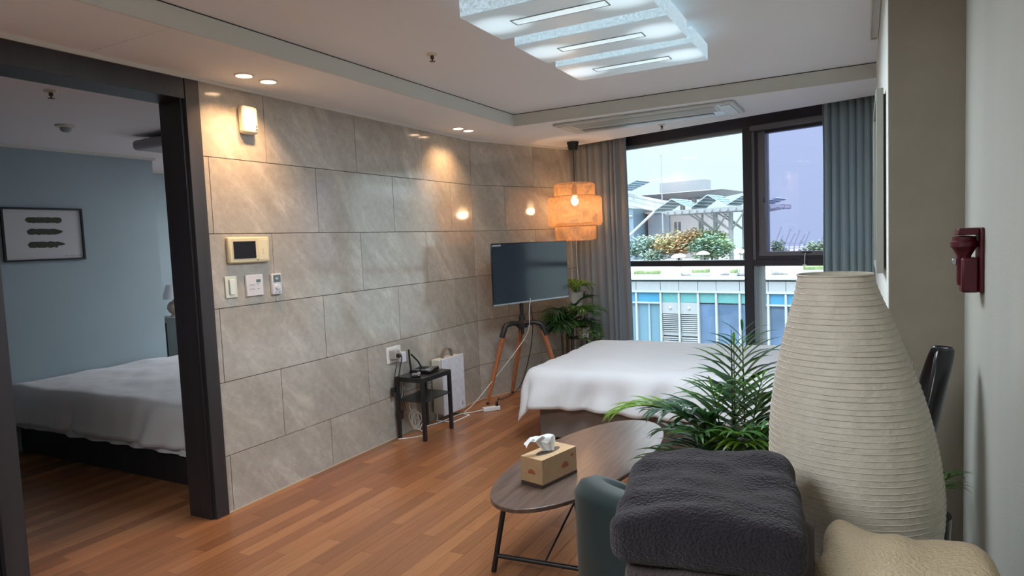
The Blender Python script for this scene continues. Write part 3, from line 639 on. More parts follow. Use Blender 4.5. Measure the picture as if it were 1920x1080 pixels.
M_sheet = mat('white_cotton_duvet', (.66, .66, .68), .85, sheen=.2, bump=(9, .35)); M_base = mat('grey_beige_bed_fabric', (.20, .165, .145), .85, bump=(200, .15))
bd = thing('bed', 'large low bed with grey beige base in front of the window', 'bed', (-1.02, 4.84, 0))
obj('bed_base', B((-1.03, 1.06, -.66, .62, .02, .25)), M_base, bd, bevel=.012)
obj('mattress', B((-1.02, 1.06, -.665, .63, .2505, .475)), M_sheet, bd, bevel=.05, seg=4)
o = obj('duvet', duvet(-1.10, 1.05, -.74, .68, .505, .235, 2.3, wall=(0, 1, 0, 0), flare=.09, amp=.03), M_sheet, bd, smooth='all')
so = o.modifiers.new('s', 'SOLIDIFY'); so.thickness = .012; so.offset = 1
for a_, b_ in ((-.95, -.58), (-.95, .55), (1.0, -.58), (1.0, .55)): obj('bed_foot', B((a_-.03, a_+.03, b_-.03, b_+.03, 0, .0205)), M_black, bd)
# ================================================================ COFFEE TABLE
ct = thing('coffee_table', 'dark walnut oval coffee table with black splayed metal legs', 'coffee table', (-1.147, 2.83, 0))
M_wal = mat('dark_walnut', (.105, .070, .056), .34, var=(5, .35, (9, .7, 1)), coat=.35, bump=(40, .06, (9, .6, 1)))
outl = []
for i in range(72):
    a_ = 2*math.pi*i/72; yy = -.68*math.cos(a_); sx_ = math.sin(a_)
    outl.append((sx_*.265*(1+.0*yy)*(abs(sx_)**-.06 if abs(sx_) > .01 else 1)+.03*math.sin(yy*2)*0, yy))
outl = [(x_*math.cos(R(-6))-y_*math.sin(R(-6)), x_*math.sin(R(-6))+y_*math.cos(R(-6))) for x_, y_ in outl]
M_wal.node_tree.nodes['Principled BSDF'].inputs['Coat Roughness'].default_value = .22
o = obj('tabletop', prism(bmesh.new(), outl, .384, .402), M_wal, ct, bevel=.003)
def leg2(xa, ya, xb, yb, nm='leg', r=.0115): return obj(nm, tube([(xa, ya, .3835), (xb, yb, .0)], r, 12), M_black, ct, smooth=True)
leg2(-.21, -.40, -.27, -.45); leg2(.11, -.42, .17, -.40); leg2(-.10, .42, -.17, .45); leg2(.23, .36, .29, .40)
obj('crossbar', tube([(-.258, -.44, .07), (.160, -.405, .07)], .010, 10), M_black, ct, smooth=True); obj('crossbar', tube([(-.155, .445, .07), (.28, .39, .07)], .010, 10), M_black, ct, smooth=True)
obj('brace', tube([(-.04, -.422, .065), (0.03, 0, .37), (.05, 0, .37)], .0045, 8), M_black, ct); obj('brace', tube([(.06, .417, .065), (.05, 0.02, .37)], .0045, 8), M_black, ct)
obj('underframe', B((-.20, .2, -.43, -.40, .376, .3836), (-.1, .22, .38, .41, .376, .3836), (-.01, .02, -.40, .38, .376, .3836)), M_black, ct)
# tissue box
tb = thing('tissue_box', 'brown cardboard tissue box with orange half circles on the coffee table', 'tissue box', (-1.192, 2.508, .402), R(-14))
M_card = mat('kraft_card', (.46, .30, .165), .6, var=(30, .06)); M_print = mat('orange_print', (.36, .10, .04), .6); M_brn = mat('dark_brown_band', (.06, .035, .03), .6)
obj('carton', B((-.058, .058, -.118, .118, .014, .119)), M_card, tb, bevel=.0015); obj('base_band', B((-.0585, .0585, -.1185, .1185, .001, .0139)), M_brn, tb)
def halfdisc(cx, cz, r, M_, name='half_circle_print'):
    bm = bmesh.new(); vs = [bm.verts.new((cx+r*math.cos(math.pi*k/14), cz+r*math.sin(math.pi*k/14), 0)) for k in range(15)]; f = bm.faces.new(vs)
    bmesh.ops.extrude_face_region(bm, geom=[f]); 
    vs2 = [v for v in bm.verts if v not in vs]; bmesh.ops.translate(bm, verts=vs2, vec=(0, 0, .0004))
    o = obj(name, bm, M_print, tb); o.matrix_local = M_; return o
Mside = Matrix.Translation((.0581, 0, 0)) @ Matrix(((0, 0, 1, 0), (1, 0, 0, 0), (0, 1, 0, 0), (0, 0, 0, 1)))
Mfront = Matrix.Translation((0, -.1186, 0)) @ Matrix(((1, 0, 0, 0), (0, 0, -1, 0), (0, 1, 0, 0), (0, 0, 0, 1)))
halfdisc(.035, .05, .024, Mside); halfdisc(.085, .085, .011, Mside); halfdisc(.0, .052, .020, Mfront)
bm = bmesh.new(); vs = [bm.verts.new((.027*math.cos(2*math.pi*k/24), .075*math.sin(2*math.pi*k/24)-.005, .1196)) for k in range(24)]; bm.faces.new(vs)
obj('opening', bm, mat('opening_shadow', (.10, .07, .05), .9), tb)
def tissue(seed):
    bm = bmesh.new(); n, m_ = 26, 22; g_ = []
    for i in range(n+1):
        col = []
        for j in range(m_+1):
            u, v = i/n-.5, j/m_
            spread = .012+.042*math.sin(min(1, v*1.25)*math.pi*.62)
            x_ = -.012*v+u*.03+.017*math.sin(u*13+v*2)*(.25+v)*.8
            y_ = u*2*spread-.045*v-.035*v*v; z_ = .112+.085*math.sin(min(1.0, v*1.05)*math.pi*.62)-.018*max(0, v-.6)*3*(.5+abs(u)*1.6)
            p = Vector((x_, y_, z_))+Vector((noise.noise(Vector((u*6, v*5, seed))), noise.noise(Vector((u*6, v*5, seed+4))), noise.noise(Vector((u*7, v*5, seed+9)))))*.011*v
            col.append(bm.verts.new(p))
        g_.append(col)
    for i in range(n):
        for j in range(m_): bm.faces.new((g_[i][j], g_[i+1][j], g_[i+1][j+1], g_[i][j+1]))
    return bm
M_tis = mat('white_tissue', (.82, .84, .84), .9); add_translucent(M_tis, (.85, .88, .88), .3)
o = obj('tissue_sheet', tissue(1.3), M_tis, tb, smooth='all'); so = o.modifiers.new('s', 'SUBSURF'); so.levels = so.render_levels = 1
# ================================================================ ARMCHAIRS
M_velv = mat('teal_velvet', (.005, .022, .024), .6, sheen=.10, var=(6, .15)); M_gold = mat('black_chair_leg', (.02, .02, .02), .35)
def barrel_chair(loc, rz, lab):
    t = thing('armchair', lab, 'armchair', loc, rz, 'teal velvet tub chairs')
    # local: back at -y, opening toward +y
    bm = bmesh.new(); rings = []; n = 48; A0, A1 = R(-35), R(215); ra, th = .300, .10
    for i in range(n+1):
        f = i/n; a_ = A0+(A1-A0)*f; a2 = math.pi+a_  # sweep over the back
        hh = .635+.17*(1-abs(2*f-1)**2.6); prof = [(ra, .30), (ra+.005, .40), (ra+.008, hh-.03), (ra+.018, hh-.006), (ra+th/2, hh+.004), (ra+th-.018, hh-.006), (ra+th, hh-.035), (ra+th-.004, .40), (ra+th-.02, .30)]
        rings.append([bm.verts.new((r_*math.cos(a2), r_*math.sin(a2)*.98, z_)) for r_, z_ in prof])
    for a_, b_ in zip(rings[:-1], rings[1:]):
        for k in range(9): bm.faces.new((a_[k], a_[(k+1) % 9], b_[(k+1) % 9], b_[k]))
    bm.faces.new(rings[0]); bm.faces.new(rings[-1])
    o = obj('backrest', bm, M_velv, t, smooth='all'); 
    bm = soft_slab(.60, .60, .13, .05, n=14, amp=.004); bmesh.ops.translate(bm, verts=bm.verts, vec=(0, .02, .305)); obj('seat', bm, M_velv, t, smooth='all')
    obj('seat_frame', lathe([(.27, .265), (.30, .27), (.31, .304)], 32), M_velv, t, smooth=True)
    for a_, b_ in ((-1, -1), (1, -1), (-1, 1), (1, 1)): obj('leg', tube([(a_*.18, b_*.18, .268), (a_*.24, b_*.24, 0)], .012, 10, radii=[.014, .009]), M_gold, t, smooth=True)
    return t
barrel_chair((-.34, 1.80, 0), R(8), 'teal velvet tub armchair in front, behind the folded dark towel')
# ================================================================ PALMS
def leaf_mesh(L_, w, droop, name, mt, tw=.0):
    bm = bmesh.new(); n = 7; pv = None; a_ = .0
    x_, z_ = 0, 0
    for i in range(n+1):
        f = i/n; ww = w*(math.sin(math.pi*min(1, f*.9+.12))**.8) if f < .98 else .0006
        l = bm.verts.new((x_, -ww/2, z_+ww*.22)); c = bm.verts.new((x_, 0, z_)); r_ = bm.verts.new((x_, ww/2, z_+ww*.22))
        if pv: bm.faces.new((pv[0], pv[1], c, l)); bm.faces.new((pv[1], pv[2], r_, c))
        pv = (l, c, r_); ang = droop*f**1.3; x_ += L_/n*math.cos(ang); z_ -= L_/n*math.sin(ang)
    me = bpy.data.meshes.new(name); bm.to_mesh(me); bm.free(); me.materials.append(mt); me.polygons.foreach_set('use_smooth', [True]*len(me.polygons)); return me
def leafmat(name, c, tr, r_=.33):
    m_ = mat(name, c, r_, var=(14, .3), rand=1); return add_translucent(m_, tr, .30)
M_leafA = leafmat('palm_leaf_green', (.045, .13, .025), (.16, .36, .04)); M_leafB = leafmat('palm_leaf_dark', (.020, .062, .030), (.05, .16, .04)); M_leafC = leafmat('palm_leaf_light', (.12, .24, .03), (.3, .5, .05))
M_stem = mat('palm_stem_green', (.08, .15, .03), .45)
LV = {k: [leaf_mesh(1, .085, d_, 'leaflet', mm) for d_ in (.7, 1.1, 1.5)] for k, mm in (('A', M_leafA), ('B', M_leafB), ('C', M_leafC))}
def frond(root, base, direc, L_, rise, bend, nl, ll, key, start=.25, spread=60, wscale=1.0, joined=False):
    """rachis leaves base, azimuth direc, starts at elevation rise, bends down by bend over its length"""
    P = [Vector(base)]; el = rise; n = 16
    dz = Vector((math.cos(direc), math.sin(direc), 0)); T = []
    for i in range(n):
        a_ = rise-bend*((i/n)**1.4); t_ = dz*math.cos(a_)+Vector((0, 0, math.sin(a_))); T.append(t_); P.append(P[-1]+t_*L_/n)
    T.append(T[-1])
    st_ = obj('frond_stem', tube(P, .003, 6, radii=[.0048*(1-.8*i/n)+.0006 for i in range(n+1)]), M_stem, root, smooth='all')
    jb = bmesh.new() if joined else None
    side = dz.cross(Vector((0, 0, 1))).normalized()
    for i in range(nl):
        f = start+(1-start)*(i/(nl-1)); sgn = 1 if i % 2 else -1
        if i == nl-1: sgn = 0
        q = f*n; k = min(int(q), n-1); p = P[k].lerp(P[k+1], q-k); t_ = T[k]
        nrm = side.cross(t_).normalized(); 
        sp_ = R(spread)*(1-.45*f)*sgn*random.uniform(.88, 1.12)
        xd = (t_*math.cos(sp_)+side*math.sin(sp_)+nrm*.25*random.uniform(.3, 1.3)).normalized()
        # leaflets curve towards the ground: local z as close to world up as possible
        zu = Vector((0, 0, 1)) if abs(xd.z) < .93 else -t_ if xd.z > 0 else nrm
        yd = zu.cross(xd).normalized(); zd = xd.cross(yd)
        s_ = ll*(math.sin(math.pi*(.16+.78*(f-start)/(1-start)))**.7)*random.uniform(.9, 1.08)
        M_ = Matrix((xd*s_, yd*s_*wscale, zd*s_)).transposed().to_4x4(); M_.translation = p
        me = random.choice(LV[key])
        if joined:
            b0 = len(jb.verts); jb.from_mesh(me); jb.verts.ensure_lookup_table(); bmesh.ops.transform(jb, matrix=M_, verts=jb.verts[b0:])
        else: inst('leaflet', me, st_, M_)
    if joined:
        me = bpy.data.meshes.new('leaflets'); jb.to_mesh(me); jb.free(); me.materials.append(LV[key][0].materials[0]); me.polygons.foreach_set('use_smooth', [True]*len(me.polygons))
        o = bpy.data.objects.new('leaflets', me); COL.objects.link(o); o.parent = st_; o['kind'] = 'stuff'
    return P[-1]
def pot(root, r0_, r1, h, mt, soil=True, z=0):
    o = obj('pot', lathe([(r0_, z+.001), (r0_, z+.004), (r1, z+h), (r1-.012, z+h), (r1-.016, z+h-.03)], 36, cap=True), mt, root, smooth=True); return o
M_peb = mat('white_pebbles', (.62, .63, .64), .5)
random.seed(21)
pp = thing('potted_palm', 'tall bright green potted palm between the bed and armchair', 'potted palm', (-.47, 2.80, 0))
pot(pp, .11, .15, .46, M_blackp)
bm = bmesh.new()
for k in range(120):
    a_, r_ = random.uniform(0, 6.28), .125*math.sqrt(random.random()); b0 = len(bm.verts)
    bmesh.ops.create_icosphere(bm, subdivisions=1, radius=random.uniform(.009, .014)); bm.verts.ensure_lookup_table()
    bmesh.ops.transform(bm, matrix=Matrix.Translation((r_*math.cos(a_), r_*math.sin(a_), .445+random.uniform(0, .006))) @ Matrix.Diagonal((1.2, .9, .6, 1)), verts=bm.verts[b0:])
o = obj('pebbles', bm, M_peb, pp, smooth='all'); o['kind'] = 'stuff'
obj('soil', lathe([(.128, .42), (.128, .440)], 24), mat('dark_soil', (.03, .02, .015), .95), pp)
# azimuths: camera is toward about -60deg (x+,y-) ; image left is about 208deg, right about 28deg
F_ = [  # base offset, azimuth, length, rise, bend, leaflets, leaflet length, kind, start, spread
 ((.00, -.01), 281, .53, 89, 12, 30, .25, 'A', .10, 62), ((.03, .05), 275, .58, 88, 10, 28, .24, 'B', .15, 60),
 ((-.05, -.02), 262, .38, 84, 30, 26, .23, 'A', .10, 60), ((.05, .02), 300, .44, 80, 26, 26, .23, 'A', .12, 58),
 ((-.03, .0), 205, .44, 64, 70, 24, .20, 'B', .2, 58), ((-.04, -.01), 190, .58, 62, 100, 26, .19, 'C', .35, 40),
 ((.05, .0), 10, .42, 60, 60, 24, .20, 'A', .2, 56), ((-.02, -.05), 290, .34, 66, 60, 24, .21, 'A', .12, 58),
 ((-.05, -.02), 215, .36, 30, 60, 22, .18, 'A', .2, 54), ((.0, .03), 100, .44, 66, 60, 22, .2, 'B', .2, 56),
 ((.03, -.04), 325, .32, 58, 70, 22, .2, 'B', .15, 56), ((-.04, -.04), 240, .32, 50, 70, 22, .19, 'B', .15, 56),
 ((.02, -.04), 285, .30, 60, 55, 24, .2, 'C', .12, 56), ((-.06, -.04), 255, .30, 66, 60, 24, .2, 'A', .12, 58), ((.06, -.02), 310, .36, 68, 50, 24, .2, 'A', .12, 58), ((-.02, .0), 232, .42, 72, 60, 24, .2, 'B', .15, 56),
 ((.03, .02), 350, .34, 40, 70, 18, .17, 'C', .2, 54), ((-.04, .02), 170, .34, 45, 70, 18, .17, 'B', .2, 54)]
for fi, ((ox, oy), az, L_, ri, be, nl, ll, key, st_, spd) in enumerate(F_):
    frond(pp, (ox, oy, .445), R(az), L_, R(ri), R(be), nl, ll, key, st_, spd, 1.8, joined=fi > 10)
obj('new_spike', tube([(-.01, .01, .44), (-.012, .012, .8), (-.012, .012, 1.02)], .003, 6, radii=[.005, .004, .0012]), mat('brown_green_spike', (.06, .05, .03), .5), pp)
# small plant behind the paper lamp
random.seed(4)
p2 = thing('potted_palm', 'small palm plant peeking out behind the right of paper lamp', 'potted palm', (.16, 2.42, 0))
pot(p2, .06, .085, .50, M_blackp); obj('soil', lathe([(.070, .46), (.070, .475)], 20), mat('dark_soil', (.03, .02, .015), .95), p2)
for az, ri, be, L_ in ((300, 70, 60, .24), (250, 60, 80, .26), (60, 70, 70, .2), (330, 80, 60, .24)): frond(p2, (0, 0, .47), R(az), L_, R(ri), R(be), 14, .10, 'A', .3, 55)
# corner: tall bamboo-stemmed palm, plant stand with two pots
random.seed(9)
p3 = thing('potted_palm', 'drooping dark green palm with brown stems in the corner behind television', 'potted palm', (-2.49, 5.70, 0))
pot(p3, .10, .13, .26, mat('terracotta_pot', (.35, .13, .07), .7)); obj('soil', lathe([(.110, .22), (.110, .235)], 20), mat('dark_soil', (.03, .02, .015), .95), p3)
M_bst = mat('brown_cane', (.10, .055, .035), .6, bump=(40, .3))
for k, (dx, dy, tz) in enumerate(((-.015, -.02, .62), (.02, .01, .68), (.0, .03, .58))):
    obj('cane', tube([(dx, dy, .23), (dx*1.6, dy*1.6, tz)], .011, 8), M_bst, p3)
    for q in range(6):
        az = random.uniform(0, 360) if q > 3 else (q*90+k*33+20)
        frond(p3, (dx*1.6, dy*1.6, tz-.01*q), R(az), random.uniform(.30, .42)*(.38 if math.cos(R(az-160)) > -.1 else 1), R(random.uniform(35, 65)), R(random.uniform(70, 110)), 26, .22, 'B' if (q+k) % 2 else 'A', .2, 55, 1.5, joined=True)
ps2 = thing('plant_stand', 'tall slim plant stand in the corner behind the television', 'plant stand', (-2.43, 5.85, 0))
obj('tier', lathe([(.085, .765), (.085, .775)], 28), M_black, ps2); obj('tier', lathe([(.085, .47), (.085, .48)], 28), M_black, ps2)
for a_ in (30, 150, 270): obj('leg', tube([(.08*math.cos(R(a_)), .08*math.sin(R(a_)), .775), (.10*math.cos(R(a_)), .10*math.sin(R(a_)), 0)], .006, 8), M_black, ps2)
M_cer = mat('pale_ceramic', (.52, .47, .42), .5)
p4 = thing('potted_fern', 'light green arching plant in pale pot on top of plant stand', 'potted plant', (-2.43, 5.85, .776))
pot(p4, .055, .075, .14, M_cer); obj('soil', lathe([(.062, .11), (.062, .12)], 20), mat('dark_soil', (.03, .02, .015), .95), p4)
for q in range(12):
    frond(p4, (0, 0, .12), R(q*30+random.uniform(-10, 10)), random.uniform(.2, .27), R(random.uniform(55, 80)), R(random.uniform(80, 125)), 16, .13, 'C' if q % 2 else 'A', .2, 30, joined=True)
p5 = thing('potted_ivy', 'trailing variegated ivy on the lower tier of plant stand', 'potted plant', (-2.36, 5.83, .481))
pot(p5, .05, .065, .10, M_cer); obj('soil', lathe([(.054, .08), (.054, .085)], 20), mat('dark_soil', (.03, .02, .015), .95), p5)
M_ivy = mat('ivy_leaf', (.16, .28, .09), .5, var=(30, .5), rand=1)
bm = bmesh.new(); vb = bmesh.new()
for k in range(16):
    a_ = random.uniform(0, 6.28); p = Vector((.03*math.cos(a_), .03*math.sin(a_), .10)); path = [p.copy()]; v = Vector((math.cos(a_)*.5, math.sin(a_)*.5, .9+.5*random.random()))
    for i in range(15):
        v += Vector((random.uniform(-.12, .12), random.uniform(-.12, .12), -.24)); p = p+v.normalized()*.017; 
        path.append(p.copy())
        for sgn in (0, 1):
            s_ = random.uniform(.018, .03); M_ = Matrix.Translation(p) @ Matrix.Rotation(random.uniform(0, 6.28), 4, 'Z') @ Matrix.Rotation(random.uniform(-.9, .9), 4, 'X') @ Matrix.Diagonal((s_, s_, s_, 1))
            vs = [bm.verts.new(M_ @ Vector(c_)) for c_ in ((0, 0, 0), (.5, -.6, .1), (1.1, -.3, 0), (1.5, 0, -.1), (1.1, .3, 0), (.5, .6, .1))]; bm.faces.new(vs)
    tube(path, .0014, 5, vb)
o = obj('leaves', bm, M_ivy, p5); o['kind'] = 'stuff'; obj('vines', vb, M_stem, p5)
# ================================================================ FOREGROUND: cabinet, towels, paper lamp
CZ = .80
cab = thing('low_cabinet', 'white low cabinet under the towels and the paper lamp', 'cabinet', (-.035, 1.06, 0))
M_cab = mat('white_cabinet', (.62, .60, .56), .45)
obj('body', B((-.30, .165, -.48, .48, .06, CZ-.022)), M_cab, cab, bevel=.003); obj('top', B((-.31, .175, -.49, .49, CZ-.0215, CZ)), M_cab, cab, bevel=.003)
obj('plinth', B((-.28, .15, -.46, .46, 0, .0595)), M_dark, cab)
for k in (-1, 1):
    dr = obj('door', B((-.318, -.3005, min(0, k*.475)+.003, max(0, k*.475)-.003, .07, CZ-.03)), M_cab, cab, bevel=.002); obj('handle', tube([(-.325, k*.04, .45), (-.325, k*.04, .6)], .005, 8), M_black, dr)
M_towd = mat('charcoal_plush_towel', (.012, .009, .017), .95, sheen=.14, bump=(240, .8)); M_towm = mat('mauve_brown_towel', (.06, .044, .048), .95, sheen=.15, bump=(240, .8)); M_towt = mat('tan_plush_towel', (.56, .46, .30), .95, sheen=.1, bump=(200, .6))
def folded_towel(name, lab, loc, rz, w, d, h, mt, seed, group, layers=2, slump=None, amp=.006):
    t = thing(name, lab, 'towel', loc, rz, group); hl = h/layers
    for i in range(layers):
        bm = soft_slab(w*(1-.012*i), d*(1-.01*i), hl*1.02, hl*.36, n=34, amp=amp, sc=11, seed=seed+i*3, sag=slump if i == layers-1 else None)
        bmesh.ops.translate(bm, verts=bm.verts, vec=((-.003*i), .002*i, hl*i)); obj('folded_layer', bm, mt, t, smooth='all')
    return t
TH_ = R(14)
folded_towel('folded_towel', 'mauve brown folded towel at the bottom of the dark stack', (-.205, 1.025, CZ), R(10), .235, .31, .080, M_towm, 3, 'towels stacked on the cabinet')
folded_towel('folded_towel', 'second mauve brown towel directly under the charcoal towel', (-.203, 1.02, CZ+.081), R(9), .24, .31, .080, M_towm, 8, 'towels stacked on the cabinet')
def slump(u, v): return .006*math.sin((u+.5)*3.0)-.02*max(0, -u-.25)+.004*noise.noise(Vector((u*2.5-v, v*22+u*5, 9)))+.010*noise.noise(Vector((u*3, v*7, 2)))
folded_towel('folded_towel', 'thick charcoal plush towel folded on top of the dark stack', (-.212, 1.015, CZ+.162), R(9), .262, .315, .076, M_towd, 15, 'towels stacked on the cabinet', 1, slump, .007)
def sl2(u, v): return .004*(u+.2)+.008*noise.noise(Vector((u*4, v*3, 7)))
folded_towel('folded_towel', 'tan plush towel folded on the cabinet in front of lamp', (.054, 1.0, CZ), R(-2), .225, .29, .155, M_towt, 30, 'towels stacked on the cabinet', 2, sl2, .007)
# paper lamp
pl_ = thing('paper_lamp', 'tall cream ribbed paper lamp tapering to an open top', 'lamp', (-.006, 1.352, CZ))
M_pap = mat('cream_rice_paper', (.70, .665, .58), .55, var=(50, .07), bump=(120, .25)); add_translucent(M_pap, (.62, .56, .45), .22)
M_rib = mat('paper_rib_line', (.56, .52, .44), .6)
ctrl = [(0, .100), (.03, .122), (.08, .138), (.14, .144), (.20, .142), (.27, .134), (.34, .120), (.41, .101), (.46, .085), (.50, .071), (.535, .062)]
def rad(z):
    for (a_, ra_), (b_, rb_) in zip(ctrl[:-1], ctrl[1:]):
        if a_ <= z <= b_: t_ = (z-a_)/(b_-a_); t_ = t_; return ra_+(rb_-ra_)*t_
    return ctrl[-1][1]
Hh = .535; NR = 50; prof = []
def srad(z): return (rad(max(0, z-.02))+rad(z)*2+rad(min(Hh, z+.02)))/4
for i in range(NR):
    za, zb = .012+(Hh-.012)*i/NR, .012+(Hh-.012)*(i+1)/NR
    prof += [(srad(za)+.0000, za), (srad((za+zb)/2)-.0012+.0016, (za*.6+zb*.4))]
prof.append((srad(Hh), Hh))
SH = (-.075, 0)
bm = lathe(prof, 96, cap=False, shear=SH)
for v in bm.verts:
    v.co += Vector((v.co.x, v.co.y, 0)).normalized()*noise.noise(Vector((v.co.x*30, v.co.y*30, v.co.z*9)))*.0012
o = obj('shade', bm, M_pap, pl_, smooth='all'); so = o.modifiers.new('s', 'SOLIDIFY'); so.thickness = .0012
bm = bmesh.new()
for i in range(NR+1):
    z = .012+(Hh-.012)*i/NR; rr = srad(z)+.0006; wob = random.uniform(-.0012, .0012)
    tube([(SH[0]*z+rr*math.cos(a_), rr*math.sin(a_), z+wob*math.sin(a_)) for a_ in [2*math.pi*k/64 for k in range(65)]], .0008 if 0 < i < NR else .002, 4, bm, cap=False)
obj('wire_ribs', bm, M_rib, pl_, smooth='all')
obj('base_ring', lathe([(.100, 0), (.104, .002), (.104, .012), (.06, .014)], 48), M_black, pl_, smooth=True)
obj('lamp_holder', tube([(0, 0, .013), (-.006, 0, .12)], .016, 14), M_white, pl_, smooth=True); obj('bulb', lathe([(.012, .12), (.026, .15), (.03, .175), (.02, .2), (.002, .208)], 18, shear=(-.05, 0)), mat('opal_bulb', (.8, .8, .78), .3), pl_, smooth='all')
# dark box wedged between the two towel stacks
kb = thing('small_box', 'small dark box with pale label between the two towel stacks', 'box', (-.071, 1.02, CZ), R(3))
obj('carton', B((-.007, .007, -.13, .11, 0, .150)), M_brn, kb, bevel=.001); obj('label', B((-.0072, .0072, .01, .111, .115, .140)), M_greyp, kb)
# ================================================================ RIGHT WALL: flashlight, frame, black chair
M_red = mat('dark_red_plastic', (.075, .003, .010), .45); 
fl = thing('emergency_flashlight', 'dark red emergency flashlight in its holder on the right wall', 'flashlight', (.302, 2.31, 1.22))
obj('holder_back', B((-.010, -.0005, -.055, .045, 0, .185)), M_red, fl, bevel=.003)
obj('holder_cup', B((-.052, -.0105, -.040, .030, 0, .10)), M_red, fl, bevel=.006); obj('holder_roof', B((-.062, -.0105, -.050, .040, .165, .185)), M_red, fl, bevel=.004)
tor = obj('torch_body', lathe([(.016, .02), (.018, .03), (.018, .105), (.030, .128), (.034, .132), (.034, .146), (.030, .149), (.030, .16), (.012, .163)], 28, cx=-.043, cy=-.005), M_red, fl, smooth=True)
obj('torch_switch', B((-.072, -.0605, -.010, 0, .078, .098)), mat('chrome_switch', (.5, .5, .55), .2, .8), tor, bevel=.002)
pf = thing('picture_frame', 'large thin framed picture seen edge on, on the far right wall', 'picture', (.0795, 3.28, 1.24))
M_fr = mat('pale_grey_green_frame', (.30, .30, .26), .5)
obj('frame', B((-.033, -.008, -.38, -.36, 0, .70), (-.033, -.008, .36, .38, 0, .70), (-.033, -.008, -.36, .36, 0, .02), (-.033, -.008, -.36, .36, .68, .70)), M_fr, pf, bevel=.002)
obj('backing', B((-.016, -.0005, -.3595, .3595, .0205, .6795)), M_dark, pf); obj('print', B((-.019, -.0162, -.359, .359, .021, .679)), mat('dark_muted_print', (.14, .17, .15), .3, var=(3, .5)), pf)
bc = thing('shell_chair', 'glossy black shell chair whose back edge leans behind the lamp', 'chair', (-.015, 2.34, 0), R(4))
def shell():
    bm = bmesh.new(); n, m_ = 20, 14; g_ = []
    for i in range(n+1):
        f = i/n; col = []
        for j in range(m_+1):
            v = j/m_*2-1; w = .17*(1-.45*f)*(1 if f < .8 else math.sqrt(max(.02, 1-((f-.8)/.2)**2*.85)))
            if f < .45: x_, z_ = -.22+.40*f/.45*.9, .45-.012*math.sin(f/.45*math.pi)
            else: t_ = (f-.45)/.55; x_, z_ = .14+.115*t_**1.1, .45+.60*t_**1.05
            cup = .05*v*v; col.append(bm.verts.new((x_-(cup if f > .45 else 0), v*w, z_+(cup if f <= .45 else 0))))
        g_.append(col)
    for i in range(n):
        for j in range(m_): bm.faces.new((g_[i][j], g_[i+1][j], g_[i+1][j+1], g_[i][j+1]))
    return bm
o = obj('shell', shell(), mat('black_satin_shell', (.006, .006, .008), .28), bc, smooth='all'); so = o.modifiers.new('s', 'SOLIDIFY'); so.thickness = .022; so.offset = 0; sb = o.modifiers.new('b', 'SUBSURF'); sb.levels = sb.render_levels = 1
for a_, b_ in ((-1, -1), (1, -1), (-1, 1), (1, 1)): obj('leg', tube([(a_*.12-.02, b_*.12, .44), (a_*.17-.02, b_*.19, 0)], .011, 10), M_black, bc, smooth=True)
# ================================================================ BEDROOM THINGS
b2 = thing('bed', 'dark bedroom bed with crumpled white duvet seen through the doorway', 'bed', (-4.55, 3.36, 0))
obj('bed_base', B((-1.06, 1.03, -.80, .72, .0, .26)), M_dark, b2, bevel=.004)
obj('mattress', B((-1.05, 1.02, -.81, .72, .2605, .47)), M_sheet, b2, bevel=.05, seg=4)
o = obj('duvet', duvet(-1.06, 1.06, -.86, .74, .495, .225, 7.7, wall=(1, 0, 0, 0), flare=.06, amp=.020, puff=.03), M_sheet, b2, smooth='all'); so = o.modifiers.new('s', 'SOLIDIFY'); so.thickness = .014; so.offset = 1
o = obj('under_sheet', duvet(-1.055, 1.055, -.835, .73, .475, .245, 4.1, res=.05, wall=(1, 0, 0, 0), flare=.05, amp=.012, puff=0), M_sheet, b2, smooth='all')
pc = thing('picture_frame', 'framed print of three green brush strokes on the bedroom wall', 'picture', (-5.62, 2.85, 1.425))
obj('frame', B((.0005, .02, -.29, -.275, 0, .41), (.0005, .02, .275, .29, 0, .41), (.0005, .02, -.275, .275, 0, .014), (.0005, .02, -.275, .275, .396, .41)), M_black, pc, bevel=.001)
obj('paper', B((.0005, .008, -.2745, .2745, .0145, .3955)), mat('white_art_paper', (.55, .54, .56), .6), pc)
M_brush = mat('olive_black_ink', (.028, .035, .014), .6, var=(25, .6, (1, 2, 14)))
for k, (ya, yb, zc, hh) in enumerate(((-.13, .135, .315, .024), (-.125, .135, .225, .025), (-.125, .145, .125, .026))):
    bm = bmesh.new(); n = 40; tp = []; bt = []
    for i in range(n+1):
        f = i/n; yy = ya+(yb-ya)*f; e = min(1, f/.08)**.6*min(1, (1-f)/(.06 if k == 0 else .22))**.55; ns = noise.noise(Vector((f*9, k*4, 1)))*.18; ns2 = noise.noise(Vector((f*11, k*4, 7)))*.25
        tp.append(bm.verts.new((.0086, yy, zc+hh*e*(.9+ns)))); bt.append(bm.verts.new((.0086, yy, zc-hh*e*(.9+ns2)*(1 if k < 2 or f < .8 else .5))))
    for i in range(n): bm.faces.new((tp[i], tp[i+1], bt[i+1], bt[i]))
    obj('brush_stroke', bm, M_brush, pc)
bm = bmesh.new()
for k in range(14):
    yy = .13+k*.0095; 
    if k % 5 != 4: box(bm, .0083, .0086, yy, yy+.006, .030+.002*(k % 3), .0335+.002*(k % 3))
obj('signature', bm, M_brush, pc)
ns = thing('nightstand', 'pale grey nightstand cabinet in the bedroom niche behind bed', 'nightstand', (-6.24, 4.36, 0))
obj('body', B((-.20, .12, -.10, .40, 0, .78)), mat('pale_grey_cabinet', (.33, .34, .33), .5), ns, bevel=.003); obj('top', B((-.21, .13, -.11, .41, .7805, .80)), mat('pale_grey_cabinet', (.33, .34, .33), .5), ns, bevel=.003)
